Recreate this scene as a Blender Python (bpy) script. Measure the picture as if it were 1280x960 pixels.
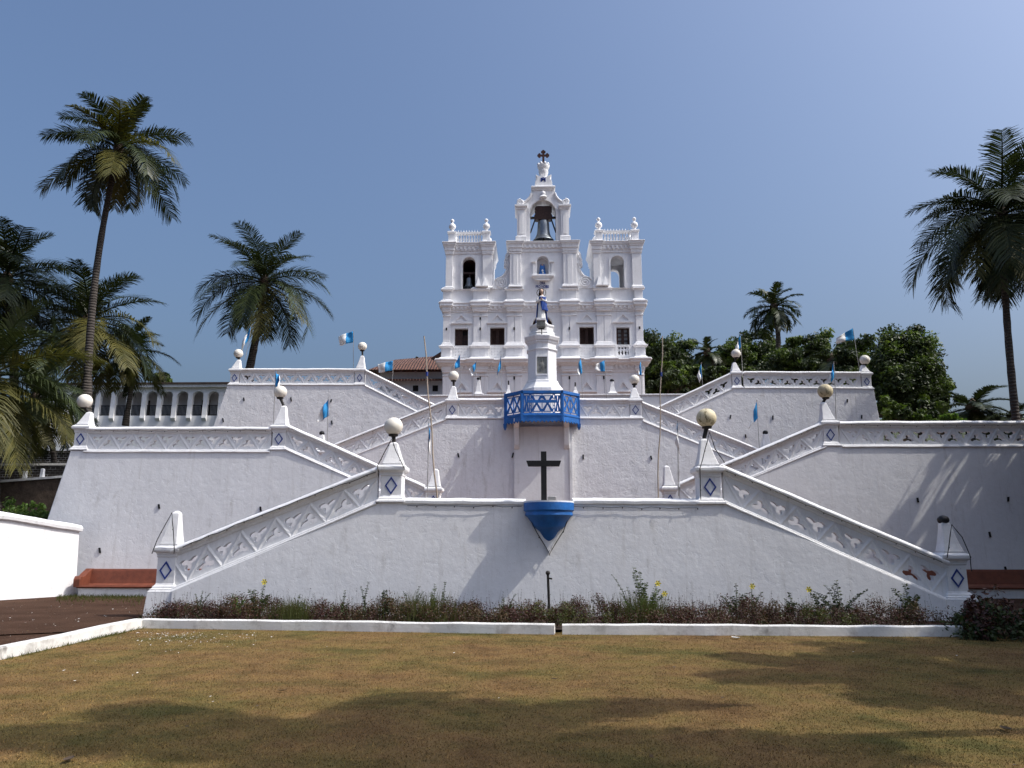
import bpy, math, random
import numpy as np
from mathutils import Vector, Matrix, Euler
from mathutils.geometry import tessellate_polygon

random.seed(7)
RNG = np.random.default_rng(7)
for o in list(bpy.data.objects):
    bpy.data.objects.remove(o)
SC = bpy.context.scene
COL = SC.collection
R = math.radians

# ---------------------------------------------------------------- camera
CAM_H, PITCH, YAW, FPX = 1.7, 11.31, 1.5, 1000.0
cd = bpy.data.cameras.new('camera')
cam = bpy.data.objects.new('camera', cd)
COL.objects.link(cam)
cam.location = (0, 0, CAM_H)
cam.rotation_euler = Euler((R(90 + PITCH), 0, R(YAW)), 'XYZ')
cd.sensor_width = 36
cd.lens = 36 * FPX / 1280
cd.clip_start = 0.1
cd.clip_end = 3000
SC.camera = cam

# ---------------------------------------------------------------- sun, sky, exposure
SUN_DIR = Vector((0.77, -0.15, 1.0)).normalized()        # towards the sun
sun_el = math.asin(SUN_DIR.z)
sun_az = math.atan2(SUN_DIR.x, SUN_DIR.y)
world = bpy.data.worlds.new('World')
SC.world = world
world.use_nodes = True
wn = world.node_tree
bg = wn.nodes['Background']
sky = wn.nodes.new('ShaderNodeTexSky')
sky.sky_type = 'NISHITA'
sky.sun_disc = False
sky.sun_elevation = sun_el
sky.sun_rotation = sun_az
sky.altitude = 0
sky.air_density = 1.2
sky.dust_density = 9.0
sky.ozone_density = 8.0
wn.links.new(sky.outputs[0], bg.inputs[0])
bg.inputs[1].default_value = 0.135
sl = bpy.data.lights.new('sun', 'SUN')
sl.energy = 2.8
sl.angle = R(0.53)
sl.color = (1.0, 0.95, 0.87)
sun = bpy.data.objects.new('sun', sl)
COL.objects.link(sun)
sun.rotation_euler = SUN_DIR.to_track_quat('Z', 'Y').to_euler()
sun.location = (30, -10, 60)
SC.view_settings.view_transform = 'Standard'
SC.view_settings.look = 'None'
SC.view_settings.exposure = 0.42
SC.view_settings.gamma = 1
SC.view_settings.use_curve_mapping = False

# ---------------------------------------------------------------- projection helpers
_R = Euler((R(90 + PITCH), 0, R(YAW)), 'XYZ').to_matrix()
def ray(px, py):
    return _R @ Vector(((px - 640) / FPX, (480 - py) / FPX, -1.0))
def P(px, py, Y):
    """world point seen at photo pixel (px, py) on the plane y = Y"""
    d = ray(px, py)
    return Vector((0, 0, CAM_H)) + d * (Y / d.y)
def XZ(px, py, Y):
    p = P(px, py, Y)
    return (p.x, p.z)
def G(px, py, z=0.0):
    """ground point seen at pixel"""
    d = ray(px, py)
    return Vector((0, 0, CAM_H)) + d * ((z - CAM_H) / d.z)
def lerp(a, b, t):
    return a + (b - a) * t

# ---------------------------------------------------------------- materials
def new_mat(name):
    m = bpy.data.materials.new(name)
    m.use_nodes = True
    nt = m.node_tree
    return m, nt, nt.nodes['Principled BSDF']
def N(nt, t, **kw):
    n = nt.nodes.new(t)
    for k, v in kw.items():
        if k.startswith('i_'):
            key = k[2:]
            key = int(key) if key.isdigit() else key
            n.inputs[key].default_value = v
        else:
            setattr(n, k, v)
    return n
def pos(nt):
    return N(nt, 'ShaderNodeNewGeometry').outputs['Position']
def noise(nt, vec, scale, detail=4, rough=0.6):
    n = N(nt, 'ShaderNodeTexNoise')
    n.inputs['Scale'].default_value = scale
    n.inputs['Detail'].default_value = detail
    n.inputs['Roughness'].default_value = rough
    if vec is not None:
        nt.links.new(vec, n.inputs['Vector'])
    return n.outputs['Fac']
def ramp(nt, fac, stops):
    r = N(nt, 'ShaderNodeValToRGB')
    e = r.color_ramp.elements
    while len(e) < len(stops):
        e.new(0.5)
    for el, (p, c) in zip(e, stops):
        el.position = p
        el.color = (*c, 1) if len(c) == 3 else c
    nt.links.new(fac, r.inputs[0])
    return r.outputs['Color']
def mix(nt, fac, a, b, mode='MIX'):
    m = N(nt, 'ShaderNodeMix', data_type='RGBA', blend_type=mode)
    for s, v in ((m.inputs[0], fac), (m.inputs[6], a), (m.inputs[7], b)):
        if hasattr(v, 'is_output') or isinstance(v, bpy.types.NodeSocket):
            nt.links.new(v, s)
        elif isinstance(v, (int, float)):
            s.default_value = v
        else:
            s.default_value = (*v, 1)
    return m.outputs[2]
def bump(nt, bsdf, h, strength, dist, prev=None):
    b = N(nt, 'ShaderNodeBump')
    b.inputs['Strength'].default_value = strength
    b.inputs['Distance'].default_value = dist
    nt.links.new(h, b.inputs['Height'])
    if prev is not None:
        nt.links.new(prev, b.inputs['Normal'])
    nt.links.new(b.outputs[0], bsdf.inputs['Normal'])
    return b.outputs[0]
def scaled(nt, vec, s):
    m = N(nt, 'ShaderNodeMapping')
    m.inputs['Scale'].default_value = s
    nt.links.new(vec, m.inputs['Vector'])
    return m.outputs[0]

def plain(name, col, rough=0.7, metal=0.0, var=0.25, scale=6.0, bmp=0.0, bscale=30.0, spec=0.3):
    m, nt, b = new_mat(name)
    v = pos(nt)
    f = noise(nt, v, scale, 5, 0.65)
    lo = tuple(c * (1 - var) for c in col)
    hi = tuple(min(1, c * (1 + var)) for c in col)
    nt.links.new(ramp(nt, f, [(0.3, lo), (0.7, hi)]), b.inputs['Base Color'])
    b.inputs['Roughness'].default_value = rough
    b.inputs['Metallic'].default_value = metal
    b.inputs['Specular IOR Level'].default_value = spec
    if bmp:
        bump(nt, b, noise(nt, v, bscale, 5, 0.6), bmp, 0.02)
    return m

def stucco(name, base=(0.80, 0.80, 0.795), rough_amt=1.0, dirt=1.0, flakes=False, streaks=0.0):
    m, nt, b = new_mat(name)
    v = pos(nt)
    # broad uneven lime wash
    wash = noise(nt, v, 0.55, 5, 0.6)
    c = ramp(nt, wash, [(0.3, tuple(x * 0.93 for x in base)), (0.7, base)])
    # fine mottling
    mot = noise(nt, v, 5.0, 6, 0.7)
    c = mix(nt, 1.0, c, ramp(nt, mot, [(0.25, (0.93, 0.925, 0.92)), (0.6, (1, 1, 1))]), 'MULTIPLY')
    # grey damp stains with their own outline
    st = noise(nt, scaled(nt, v, (1.3, 1.3, 0.4)), 1.7, 8, 0.72)
    c = mix(nt, 1.0, c, ramp(nt, st, [(0.30, (0.80, 0.79, 0.77)), (0.42, (1, 1, 1))]), 'MULTIPLY') if dirt else c
    # small dark specks
    sp = noise(nt, v, 38.0, 2, 0.5)
    c = mix(nt, 1.0, c, ramp(nt, sp, [(0.24, (0.62, 0.60, 0.57)), (0.30, (1, 1, 1))]), 'MULTIPLY')
    if streaks:
        sk = noise(nt, scaled(nt, v, (7.0, 7.0, 0.35)), 1.0, 5, 0.65)
        c = mix(nt, streaks, c, ramp(nt, sk, [(0.30, (0.70, 0.68, 0.65)), (0.46, (1, 1, 1))]), 'MULTIPLY')
    nt.links.new(c, b.inputs['Base Color'])
    b.inputs['Roughness'].default_value = 0.85
    b.inputs['Specular IOR Level'].default_value = 0.2
    n1 = bump(nt, b, noise(nt, v, 1.6, 4, 0.6), 0.35 * rough_amt, 0.08)
    n2 = bump(nt, b, noise(nt, v, 9.0, 6, 0.68), 0.32 * rough_amt, 0.03, n1)
    n3 = bump(nt, b, noise(nt, v, 45.0, 3, 0.6), 0.35 * rough_amt, 0.008, n2)
    if flakes:
        vor = N(nt, 'ShaderNodeTexNoise')
        vor.inputs['Scale'].default_value = 3.2
        vor.inputs['Detail'].default_value = 9
        vor.inputs['Roughness'].default_value = 0.62
        vor.inputs['Distortion'].default_value = 1.4
        nt.links.new(v, vor.inputs['Vector'])
        r = ramp(nt, vor.outputs['Fac'], [(0.40, (0, 0, 0)), (0.43, (1, 1, 1))])
        bump(nt, b, r, 0.30 * rough_amt, 0.02, n3)
    return m

M = {}
M['wall'] = stucco('lime_washed_stucco', (0.79, 0.79, 0.80), 0.5, 1.0, True, 0.35)
M['wall_rough'] = stucco('flaking_lime_stucco', (0.79, 0.79, 0.80), 1.3, 1.0, True, 0.4)
M['trim'] = stucco('white_moulding_stucco', (0.80, 0.80, 0.805), 0.7, 1.0, False, 0.4)
M['church'] = stucco('church_white_paint', (0.85, 0.85, 0.86), 0.4, 0.0, False, 0.35)
M['blue'] = plain('blue_gloss_paint', (0.012, 0.120, 0.40), 0.5, 0, 0.28, 3.5, 0.25, 25, 0.45)
M['mantle'] = plain('deep_blue_mantle_paint', (0.014, 0.055, 0.26), 0.6, 0, 0.3, 9)
M['navy'] = plain('dark_blue_paint', (0.02, 0.045, 0.22), 0.55, 0, 0.2, 9)
M['tile'] = plain('white_glazed_tile', (0.66, 0.68, 0.72), 0.25, 0, 0.05, 9, 0, 30, 0.5)
M['black'] = plain('black_paint', (0.012, 0.012, 0.014), 0.55, 0, 0.3, 9)
M['iron'] = plain('dark_iron', (0.035, 0.032, 0.03), 0.6, 0.4, 0.4, 12)
M['steel'] = plain('galvanised_pipe', (0.34, 0.33, 0.32), 0.5, 0.6, 0.25, 8)
M['bamboo'] = plain('weathered_bamboo', (0.36, 0.30, 0.24), 0.7, 0, 0.3, 5)
M['flag_blue'] = plain('sky_blue_cloth', (0.035, 0.27, 0.58), 0.85, 0, 0.12, 8)
M['flag_white'] = plain('white_cloth', (0.74, 0.74, 0.72), 0.85, 0, 0.08, 8)
M['oxide'] = plain('red_oxide_cement', (0.15, 0.042, 0.021), 0.6, 0, 0.25, 4, 0.3, 20, 0.4)
M['bell'] = plain('grey_bronze', (0.18, 0.20, 0.22), 0.42, 0.75, 0.3, 4)
M['wood'] = plain('dark_red_wood', (0.045, 0.022, 0.016), 0.55, 0, 0.4, 7)
M['crosswood'] = plain('reddish_iron', (0.06, 0.025, 0.02), 0.5, 0.2, 0.4, 14)
M['dark'] = plain('unlit_room', (0.02, 0.018, 0.018), 0.9, 0, 0.2, 4)
M['plaque'] = plain('grey_stone_plaque', (0.20, 0.20, 0.18), 0.6, 0, 0.45, 9, 0.4, 20)
M['skin'] = plain('painted_flesh', (0.55, 0.38, 0.29), 0.6)
M['hair'] = plain('dark_brown_paint', (0.03, 0.018, 0.012), 0.6)
M['gold'] = plain('tarnished_brass', (0.16, 0.13, 0.10), 0.4, 0.8)
M['flower'] = plain('yellow_petals', (0.75, 0.62, 0.03), 0.7)
M['soil'] = plain('dark_soil', (0.055, 0.036, 0.026), 0.95, 0, 0.45, 3, 0.8, 12)

def leafmat(name, cols, trans=0.35, rough=0.55):
    m, nt, b = new_mat(name)
    rp = N(nt, 'ShaderNodeNewGeometry').outputs['Random Per Island']
    k = len(cols)
    c = ramp(nt, rp, [(i / max(1, k - 1), cc) for i, cc in enumerate(cols)])
    big = noise(nt, pos(nt), 0.7, 3, 0.6)
    c = mix(nt, 1.0, c, ramp(nt, big, [(0.3, (0.72, 0.74, 0.7)), (0.7, (1.2, 1.16, 1.1))]), 'MULTIPLY')
    nt.links.new(c, b.inputs['Base Color'])
    b.inputs['Roughness'].default_value = rough
    b.inputs['Specular IOR Level'].default_value = 0.35
    t = N(nt, 'ShaderNodeBsdfTranslucent')
    nt.links.new(mix(nt, 1.0, c, (1.1, 1.25, 0.7), 'MULTIPLY'), t.inputs[0])
    s = N(nt, 'ShaderNodeMixShader')
    s.inputs[0].default_value = trans
    nt.links.new(b.outputs[0], s.inputs[1])
    nt.links.new(t.outputs[0], s.inputs[2])
    nt.links.new(s.outputs[0], nt.nodes['Material Output'].inputs[0])
    return m
M['palm'] = leafmat('coconut_leaf', [(0.015, 0.025, 0.008), (0.030, 0.044, 0.014), (0.050, 0.064, 0.022), (0.026, 0.036, 0.015)], 0.12, 0.42)
M['palm_old'] = leafmat('yellowing_coconut_leaf', [(0.065, 0.065, 0.014), (0.11, 0.10, 0.022), (0.055, 0.06, 0.017)], 0.2)
M['leaf_dark'] = leafmat('dark_evergreen_leaf', [(0.018, 0.030, 0.010), (0.033, 0.050, 0.015), (0.055, 0.074, 0.022)], 0.25)
M['leaf_mid'] = leafmat('mid_green_leaf', [(0.045, 0.075, 0.014), (0.08, 0.12, 0.022), (0.12, 0.16, 0.034)], 0.3)
M['leaf_bright'] = leafmat('bright_weed_leaf', [(0.05, 0.10, 0.018), (0.085, 0.15, 0.028), (0.12, 0.17, 0.04)], 0.35)
M['leaf_red'] = leafmat('wine_red_leaf', [(0.030, 0.011, 0.010), (0.058, 0.021, 0.017), (0.085, 0.032, 0.026), (0.04, 0.024, 0.014)], 0.25)
M['leaf_brown'] = leafmat('dry_brown_leaf', [(0.075, 0.042, 0.022), (0.11, 0.066, 0.032), (0.045, 0.028, 0.014)], 0.25)
M['leaf_olive'] = leafmat('olive_grass_leaf', [(0.06, 0.075, 0.018), (0.10, 0.11, 0.03), (0.08, 0.075, 0.025)], 0.3)
M['leaf_weed'] = leafmat('dull_weed_leaf', [(0.025, 0.045, 0.012), (0.05, 0.075, 0.02), (0.07, 0.09, 0.03)], 0.3)

def trunkmat():
    m, nt, b = new_mat('palm_bark')
    v = pos(nt)
    w = N(nt, 'ShaderNodeTexWave', wave_type='BANDS', bands_direction='Z')
    w.inputs['Scale'].default_value = 2.2
    w.inputs['Distortion'].default_value = 2.5
    w.inputs['Detail'].default_value = 3
    nt.links.new(v, w.inputs['Vector'])
    c = ramp(nt, w.outputs['Fac'], [(0.0, (0.03, 0.024, 0.021)), (0.5, (0.068, 0.057, 0.048)), (1, (0.05, 0.042, 0.036))])
    c = mix(nt, 1.0, c, ramp(nt, noise(nt, v, 5, 5), [(0.3, (0.65, 0.63, 0.6)), (0.7, (1.2, 1.2, 1.2))]), 'MULTIPLY')
    nt.links.new(c, b.inputs['Base Color'])
    b.inputs['Roughness'].default_value = 0.9
    bump(nt, b, w.outputs['Fac'], 0.6, 0.05)
    return m
M['trunk'] = trunkmat()
M['bark'] = plain('brown_bark', (0.07, 0.05, 0.036), 0.9, 0, 0.4, 6, 0.8, 14)

def lawnmat(name, blades=False):
    m, nt, b = new_mat(name)
    v = pos(nt)
    flat = scaled(nt, v, (1, 1, 0.0))
    big = noise(nt, flat, 0.42, 7, 0.70)
    med = noise(nt, flat, 1.6, 6, 0.7)
    # dry straw with green and bare-earth patches
    c = ramp(nt, big, [(0.30, (0.115, 0.064, 0.030)), (0.44, (0.19, 0.120, 0.052)), (0.54, (0.165, 0.118, 0.044)), (0.64, (0.10, 0.09, 0.030)), (0.74, (0.075, 0.074, 0.024))])
    c = mix(nt, 1.0, c, ramp(nt, med, [(0.28, (0.60, 0.57, 0.54)), (0.5, (1, 1, 1)), (0.74, (1.32, 1.28, 1.2))]), 'MULTIPLY')
    gp = noise(nt, flat, 1.1, 9, 0.72)
    c = mix(nt, ramp(nt, gp, [(0.53, (0, 0, 0)), (0.72, (0.55, 0.55, 0.55))]), c, (0.06, 0.066, 0.019))
    if blades:
        rp = N(nt, 'ShaderNodeNewGeometry').outputs['Random Per Island']
        c = mix(nt, 1.0, c, ramp(nt, rp, [(0, (0.42, 0.43, 0.36)), (0.5, (1.0, 0.95, 0.9)), (0.85, (1.5, 1.42, 1.3)), (1, (2.3, 2.2, 2.0))]), 'MULTIPLY')
    else:
        fine = noise(nt, flat, 42, 5, 0.75)
        c = mix(nt, 1.0, c, ramp(nt, fine, [(0.3, (0.55, 0.53, 0.5)), (0.55, (1, 1, 1)), (0.8, (1.25, 1.22, 1.15))]), 'MULTIPLY')
        n1 = bump(nt, b, noise(nt, flat, 3.0, 5, 0.7), 0.5, 0.06)
        bump(nt, b, noise(nt, flat, 55, 4, 0.7), 0.8, 0.02, n1)
    nt.links.new(c, b.inputs['Base Color'])
    b.inputs['Roughness'].default_value = 0.95
    b.inputs['Specular IOR Level'].default_value = 0.1
    return m
M['lawn'] = lawnmat('dry_lawn')
M['blade'] = lawnmat('dry_grass_blade', True)

def pathmat():
    m, nt, b = new_mat('reddish_earth')
    v = pos(nt)
    c = ramp(nt, noise(nt, v, 0.8, 6, 0.65), [(0.3, (0.050, 0.028, 0.019)), (0.7, (0.092, 0.054, 0.037))])
    c = mix(nt, 1.0, c, ramp(nt, noise(nt, v, 24, 5, 0.7), [(0.3, (0.6, 0.6, 0.6)), (0.6, (1, 1, 1)), (0.8, (1.35, 1.3, 1.25))]), 'MULTIPLY')
    nt.links.new(c, b.inputs['Base Color'])
    b.inputs['Roughness'].default_value = 1.0
    b.inputs['Specular IOR Level'].default_value = 0.03
    bump(nt, b, noise(nt, v, 18, 6, 0.7), 0.8, 0.03)
    return m
M['path'] = pathmat()

def kerbmat():
    m, nt, b = new_mat('weathered_white_kerb')
    v = pos(nt)
    c = ramp(nt, noise(nt, v, 2.2, 7, 0.7), [(0.30, (0.42, 0.40, 0.37)), (0.48, (0.70, 0.69, 0.66)), (0.7, (0.76, 0.755, 0.74))])
    d = noise(nt, scaled(nt, v, (1.2, 1.2, 0.6)), 1.1, 6, 0.7)
    c = mix(nt, 1.0, c, ramp(nt, d, [(0.26, (0.22, 0.21, 0.2)), (0.38, (1, 1, 1))]), 'MULTIPLY')
    nt.links.new(c, b.inputs['Base Color'])
    b.inputs['Roughness'].default_value = 0.9
    bump(nt, b, noise(nt, v, 14, 6, 0.7), 0.6, 0.02)
    return m
M['kerb'] = kerbmat()

M['paving'] = plain('worn_red_stone_paving', (0.17, 0.105, 0.08), 0.9, 0, 0.35, 3, 0.4, 15)
M['roof_old'] = plain('old_brown_roof', (0.085, 0.06, 0.05), 0.9, 0, 0.4, 4)
M['hillgreen'] = plain('scrub_covered_soil', (0.035, 0.045, 0.018), 0.95, 0, 0.5, 1.5, 0.8, 6)
def rooftile():
    m, nt, b = new_mat('clay_roof_tile')
    v = pos(nt)
    w = N(nt, 'ShaderNodeTexWave', wave_type='BANDS', bands_direction='X')
    w.inputs['Scale'].default_value = 1.4
    w.inputs['Distortion'].default_value = 0.6
    nt.links.new(v, w.inputs['Vector'])
    c = ramp(nt, noise(nt, v, 2.5, 7, 0.75), [(0.3, (0.05, 0.03, 0.024)), (0.5, (0.12, 0.055, 0.038)), (0.7, (0.19, 0.09, 0.062))])
    nt.links.new(c, b.inputs['Base Color'])
    b.inputs['Roughness'].default_value = 0.9
    bump(nt, b, w.outputs['Fac'], 1.0, 0.08)
    return m
M['roof'] = rooftile()

def stonewall():
    m, nt, b = new_mat('dark_laterite_white_joints')
    v = pos(nt)
    sw = N(nt, 'ShaderNodeCombineXYZ')
    sp = N(nt, 'ShaderNodeSeparateXYZ')
    nt.links.new(v, sp.inputs[0])
    nt.links.new(sp.outputs[0], sw.inputs[0])
    nt.links.new(sp.outputs[2], sw.inputs[1])
    br = N(nt, 'ShaderNodeTexBrick')
    br.inputs['Scale'].default_value = 2.2
    br.inputs['Mortar Size'].default_value = 0.03
    br.inputs['Color1'].default_value = (0.035, 0.028, 0.025, 1)
    br.inputs['Color2'].default_value = (0.06, 0.045, 0.038, 1)
    br.inputs['Mortar'].default_value = (0.5, 0.5, 0.49, 1)
    nt.links.new(sw.outputs[0], br.inputs['Vector'])
    patch = noise(nt, v, 0.8, 4, 0.7)
    c = mix(nt, ramp(nt, patch, [(0.45, (0, 0, 0)), (0.58, (0.85, 0.85, 0.85))]), br.outputs['Color'], (0.045, 0.036, 0.03))
    nt.links.new(c, b.inputs['Base Color'])
    b.inputs['Roughness'].default_value = 0.9
    return m
M['stone'] = stonewall()

def globemat(name, stain=0.0, thr=0.5, tone=(0.74, 0.70, 0.62)):
    m, nt, b = new_mat(name)
    v = N(nt, 'ShaderNodeTexCoord').outputs['Object']
    c = ramp(nt, noise(nt, v, 3, 3), [(0.3, tuple(x * 0.9 for x in tone)), (0.7, tone)])
    if stain:
        d = noise(nt, scaled(nt, v, (1.0, 1.0, 0.6)), 9, 6, 0.75)
        c = mix(nt, stain, c, ramp(nt, d, [(thr - 0.05, (0.22, 0.19, 0.10)), (thr + 0.04, (0.95, 0.92, 0.85))]), 'MULTIPLY')
    nt.links.new(c, b.inputs['Base Color'])
    b.inputs['Roughness'].default_value = 0.6
    b.inputs['Specular IOR Level'].default_value = 0.25
    return m
M['globe'] = globemat('milky_globe')
M['globe_mould'] = globemat('mouldy_globe', 0.9, 0.43, (0.66, 0.60, 0.44))
M['globe_yellow'] = globemat('yellowed_globe', 0.7, 0.42, (0.50, 0.44, 0.30))
mg, ntg, bg_ = new_mat('dark_window_glass')
bg_.inputs['Base Color'].default_value = (0.05, 0.055, 0.06, 1)
bg_.inputs['Roughness'].default_value = 0.12
M['glass'] = mg
mg, ntg, bg_ = new_mat('pale_curtained_glass')
ntg.links.new(ramp(ntg, noise(ntg, pos(ntg), 3, 3), [(0.3, (0.16, 0.16, 0.16)), (0.7, (0.27, 0.27, 0.27))]), bg_.inputs['Base Color'])
bg_.inputs['Roughness'].default_value = 0.2
M['glass_pale'] = mg

# ---------------------------------------------------------------- mesh building
class MB:
    def __init__(s):
        s.v, s.f, s.m = [], [], []
    def add(s, verts, faces, mi=0):
        o = len(s.v)
        s.v.extend([tuple(p) for p in verts])
        s.f.extend([tuple(i + o for i in f) for f in faces])
        s.m.extend([mi] * len(faces))
        return s
    def box(s, x0, x1, y0, y1, z0, z1, mi=0):
        v = [(x, y, z) for z in (z0, z1) for y in (y0, y1) for x in (x0, x1)]
        return s.add(v, [(0, 2, 3, 1), (4, 5, 7, 6), (0, 1, 5, 4), (2, 6, 7, 3), (0, 4, 6, 2), (1, 3, 7, 5)], mi)
    def plate(s, outer, holes, y0, y1, mi=0, fn=None):
        """outline with holes in the x-z plane, from depth y0 (front) to y1 (back)"""
        loops = [list(outer)] + [list(h) for h in holes]
        tris = tessellate_polygon([[Vector((x, z, 0)) for x, z in l] for l in loops])
        flat = [p for l in loops for p in l]
        n = len(flat)
        vs = [(x, y0, z) for x, z in flat] + [(x, y1, z) for x, z in flat]
        fs = []
        for t in tris:
            a, b, c = (flat[i] for i in t)
            ar = (b[0] - a[0]) * (c[1] - a[1]) - (b[1] - a[1]) * (c[0] - a[0])
            if abs(ar) < 1e-12:
                continue
            t = tuple(t) if ar > 0 else (t[0], t[2], t[1])
            fs.append(t)                                   # faces -y
            fs.append((t[2] + n, t[1] + n, t[0] + n))
        o = 0
        for li, l in enumerate(loops):
            k = len(l)
            area = sum(l[i][0] * l[(i + 1) % k][1] - l[(i + 1) % k][0] * l[i][1] for i in range(k))
            ccw = area > 0
            flip = (not ccw) if li == 0 else ccw
            for i in range(k):
                a, b = o + i, o + (i + 1) % k
                fs.append((a, a + n, b + n, b) if not flip else (a, b, b + n, a + n))
            o += k
        if fn:
            vs = [fn(*p) for p in vs]
        return s.add(vs, fs, mi)
    def rings(s, rings, closed=True, cap0=True, cap1=True, mi=0):
        k = len(rings[0])
        vs = [p for r in rings for p in r]
        fs = []
        for i in range(len(rings) - 1):
            for j in range(k if closed else k - 1):
                a, b = i * k + j, i * k + (j + 1) % k
                fs.append((a, b, b + k, a + k))
        if cap0:
            fs.append(tuple(reversed(range(k))))
        if cap1:
            o = (len(rings) - 1) * k
            fs.append(tuple(range(o, o + k)))
        return s.add(vs, fs, mi)
    def lathe(s, cx, cy, prof, n=24, sx=1.0, sy=1.0, rot=0.0, mi=0):
        rr = []
        for r, z in prof:
            rr.append([(cx + r * sx * math.cos(rot + 2 * math.pi * i / n), cy + r * sy * math.sin(rot + 2 * math.pi * i / n), z) for i in range(n)])
        return s.rings(rr, mi=mi)
    def mould(s, x0, x1, y0, y1, prof, mi=0):
        """rectangular footprint lofted up through (offset, z) pairs"""
        rr = [[(x0 - o, y0 - o, z), (x1 + o, y0 - o, z), (x1 + o, y1 + o, z), (x0 - o, y1 + o, z)] for o, z in prof]
        return s.rings(rr, mi=mi)
    def tube(s, pts, rad, n=6, mi=0):
        pts = [Vector(p) for p in pts]
        rads = rad if isinstance(rad, (list, tuple)) else [rad] * len(pts)
        rr = []
        up = Vector((0.13, 0.21, 0.97)).normalized()
        for i, p in enumerate(pts):
            t = (pts[min(i + 1, len(pts) - 1)] - pts[max(i - 1, 0)]).normalized()
            a = t.cross(up)
            if a.length < 0.05:
                a = t.cross(Vector((1, 0.1, 0)))
            a.normalize()
            b = t.cross(a)
            rr.append([tuple(p + (a * math.cos(2 * math.pi * k / n) + b * math.sin(2 * math.pi * k / n)) * rads[i]) for k in range(n)])
        return s.rings(rr, mi=mi)
    def sphere(s, c, r, n=20, m=12, sz=1.0, mi=0):
        prof = [(max(1e-4, r * math.sin(math.pi * i / m)), c[2] - r * sz * math.cos(math.pi * i / m)) for i in range(m + 1)]
        return s.lathe(c[0], c[1], prof, n, mi=mi)

def mesh_obj(name, mb, mats, parent=None, smooth=False, bevel=0.0, origin=None):
    """link one mesh object; vertices are given in world space"""
    if origin is None:
        origin = Vector(parent['_o']) if parent is not None else Vector((0, 0, 0))
    me = bpy.data.meshes.new(name)
    me.from_pydata([(v[0] - origin[0], v[1] - origin[1], v[2] - origin[2]) for v in mb.v], [], mb.f)
    mats = mats if isinstance(mats, (list, tuple)) else [mats]
    for m in mats:
        me.materials.append(M[m] if isinstance(m, str) else m)
    if len(mats) > 1:
        me.polygons.foreach_set('material_index', mb.m)
    if smooth:
        me.polygons.foreach_set('use_smooth', [True] * len(me.polygons))
        try:
            me.set_sharp_from_angle(angle=R(40))
        except Exception:
            pass
    me.update()
    o = bpy.data.objects.new(name, me)
    COL.objects.link(o)
    if parent is None:
        o.location = origin
    else:
        o.parent = parent
    o['_o'] = tuple(origin)
    if bevel:
        bm = o.modifiers.new('bevel', 'BEVEL')
        bm.width = bevel
        bm.segments = 2
        bm.limit_method = 'ANGLE'
        bm.angle_limit = R(35)
    return o
def tag(o, label, cat, group=None):
    o['label'] = label
    o['category'] = cat
    if group:
        o['group'] = group
    return o
def thing(name, loc, label, cat, group=None):
    o = bpy.data.objects.new(name, None)
    o.empty_display_size = 0.2
    COL.objects.link(o)
    o.location = loc
    o['_o'] = tuple(loc)
    return tag(o, label, cat, group)
def structure(o):
    o['kind'] = 'structure'
    return o
def stuff(o):
    o['kind'] = 'stuff'
    return o
def sub(parent_mesh):
    return parent_mesh

def fast_mesh(name, V, F, mats, mi=None, parent=None, origin=(0, 0, 0)):
    """V (n,3) array in world space, F (m,k) array"""
    if parent is not None:
        origin = parent['_o']
    V = np.asarray(V, dtype=np.float32) - np.asarray(origin, dtype=np.float32)
    F = np.asarray(F, dtype=np.int32)
    me = bpy.data.meshes.new(name)
    me.vertices.add(len(V))
    me.vertices.foreach_set('co', V.ravel())
    k = F.shape[1]
    me.loops.add(F.size)
    me.loops.foreach_set('vertex_index', F.ravel())
    me.polygons.add(len(F))
    me.polygons.foreach_set('loop_start', np.arange(0, F.size, k, dtype=np.int32))
    me.polygons.foreach_set('loop_total', np.full(len(F), k, dtype=np.int32))
    for m in mats:
        me.materials.append(M[m])
    if mi is not None:
        me.polygons.foreach_set('material_index', np.asarray(mi, dtype=np.int32))
    me.update(calc_edges=True)
    me.validate()
    o = bpy.data.objects.new(name, me)
    COL.objects.link(o)
    if parent is not None:
        o.parent = parent
    else:
        o.location = origin
    o['_o'] = tuple(origin)
    return o

def arch(x0, x1, z0, z1, n=12):
    """round-headed opening, crown at z1"""
    r = (x1 - x0) / 2
    cx, zs = (x0 + x1) / 2, z1 - r
    pts = [(x0, z0), (x1, z0)]
    for i in range(n + 1):
        a = math.pi * i / n
        pts.append((cx + r * math.cos(a), zs + r * math.sin(a)))
    return pts
def rect(x0, x1, z0, z1):
    return [(x0, z0), (x1, z0), (x1, z1), (x0, z1)]

# ================================================================= GROUND
Y1, Y2, Y3, Y4, YT, YC = 19.3, 27.9, 34.7, 41.0, 45.0, 52.0

gm = MB()
gm.add([(-900, -300, -0.02), (900, -300, -0.02), (900, 1500, -0.02), (-900, 1500, -0.02)], [(0, 1, 2, 3)])
structure(mesh_obj('ground', gm, 'path'))

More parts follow.
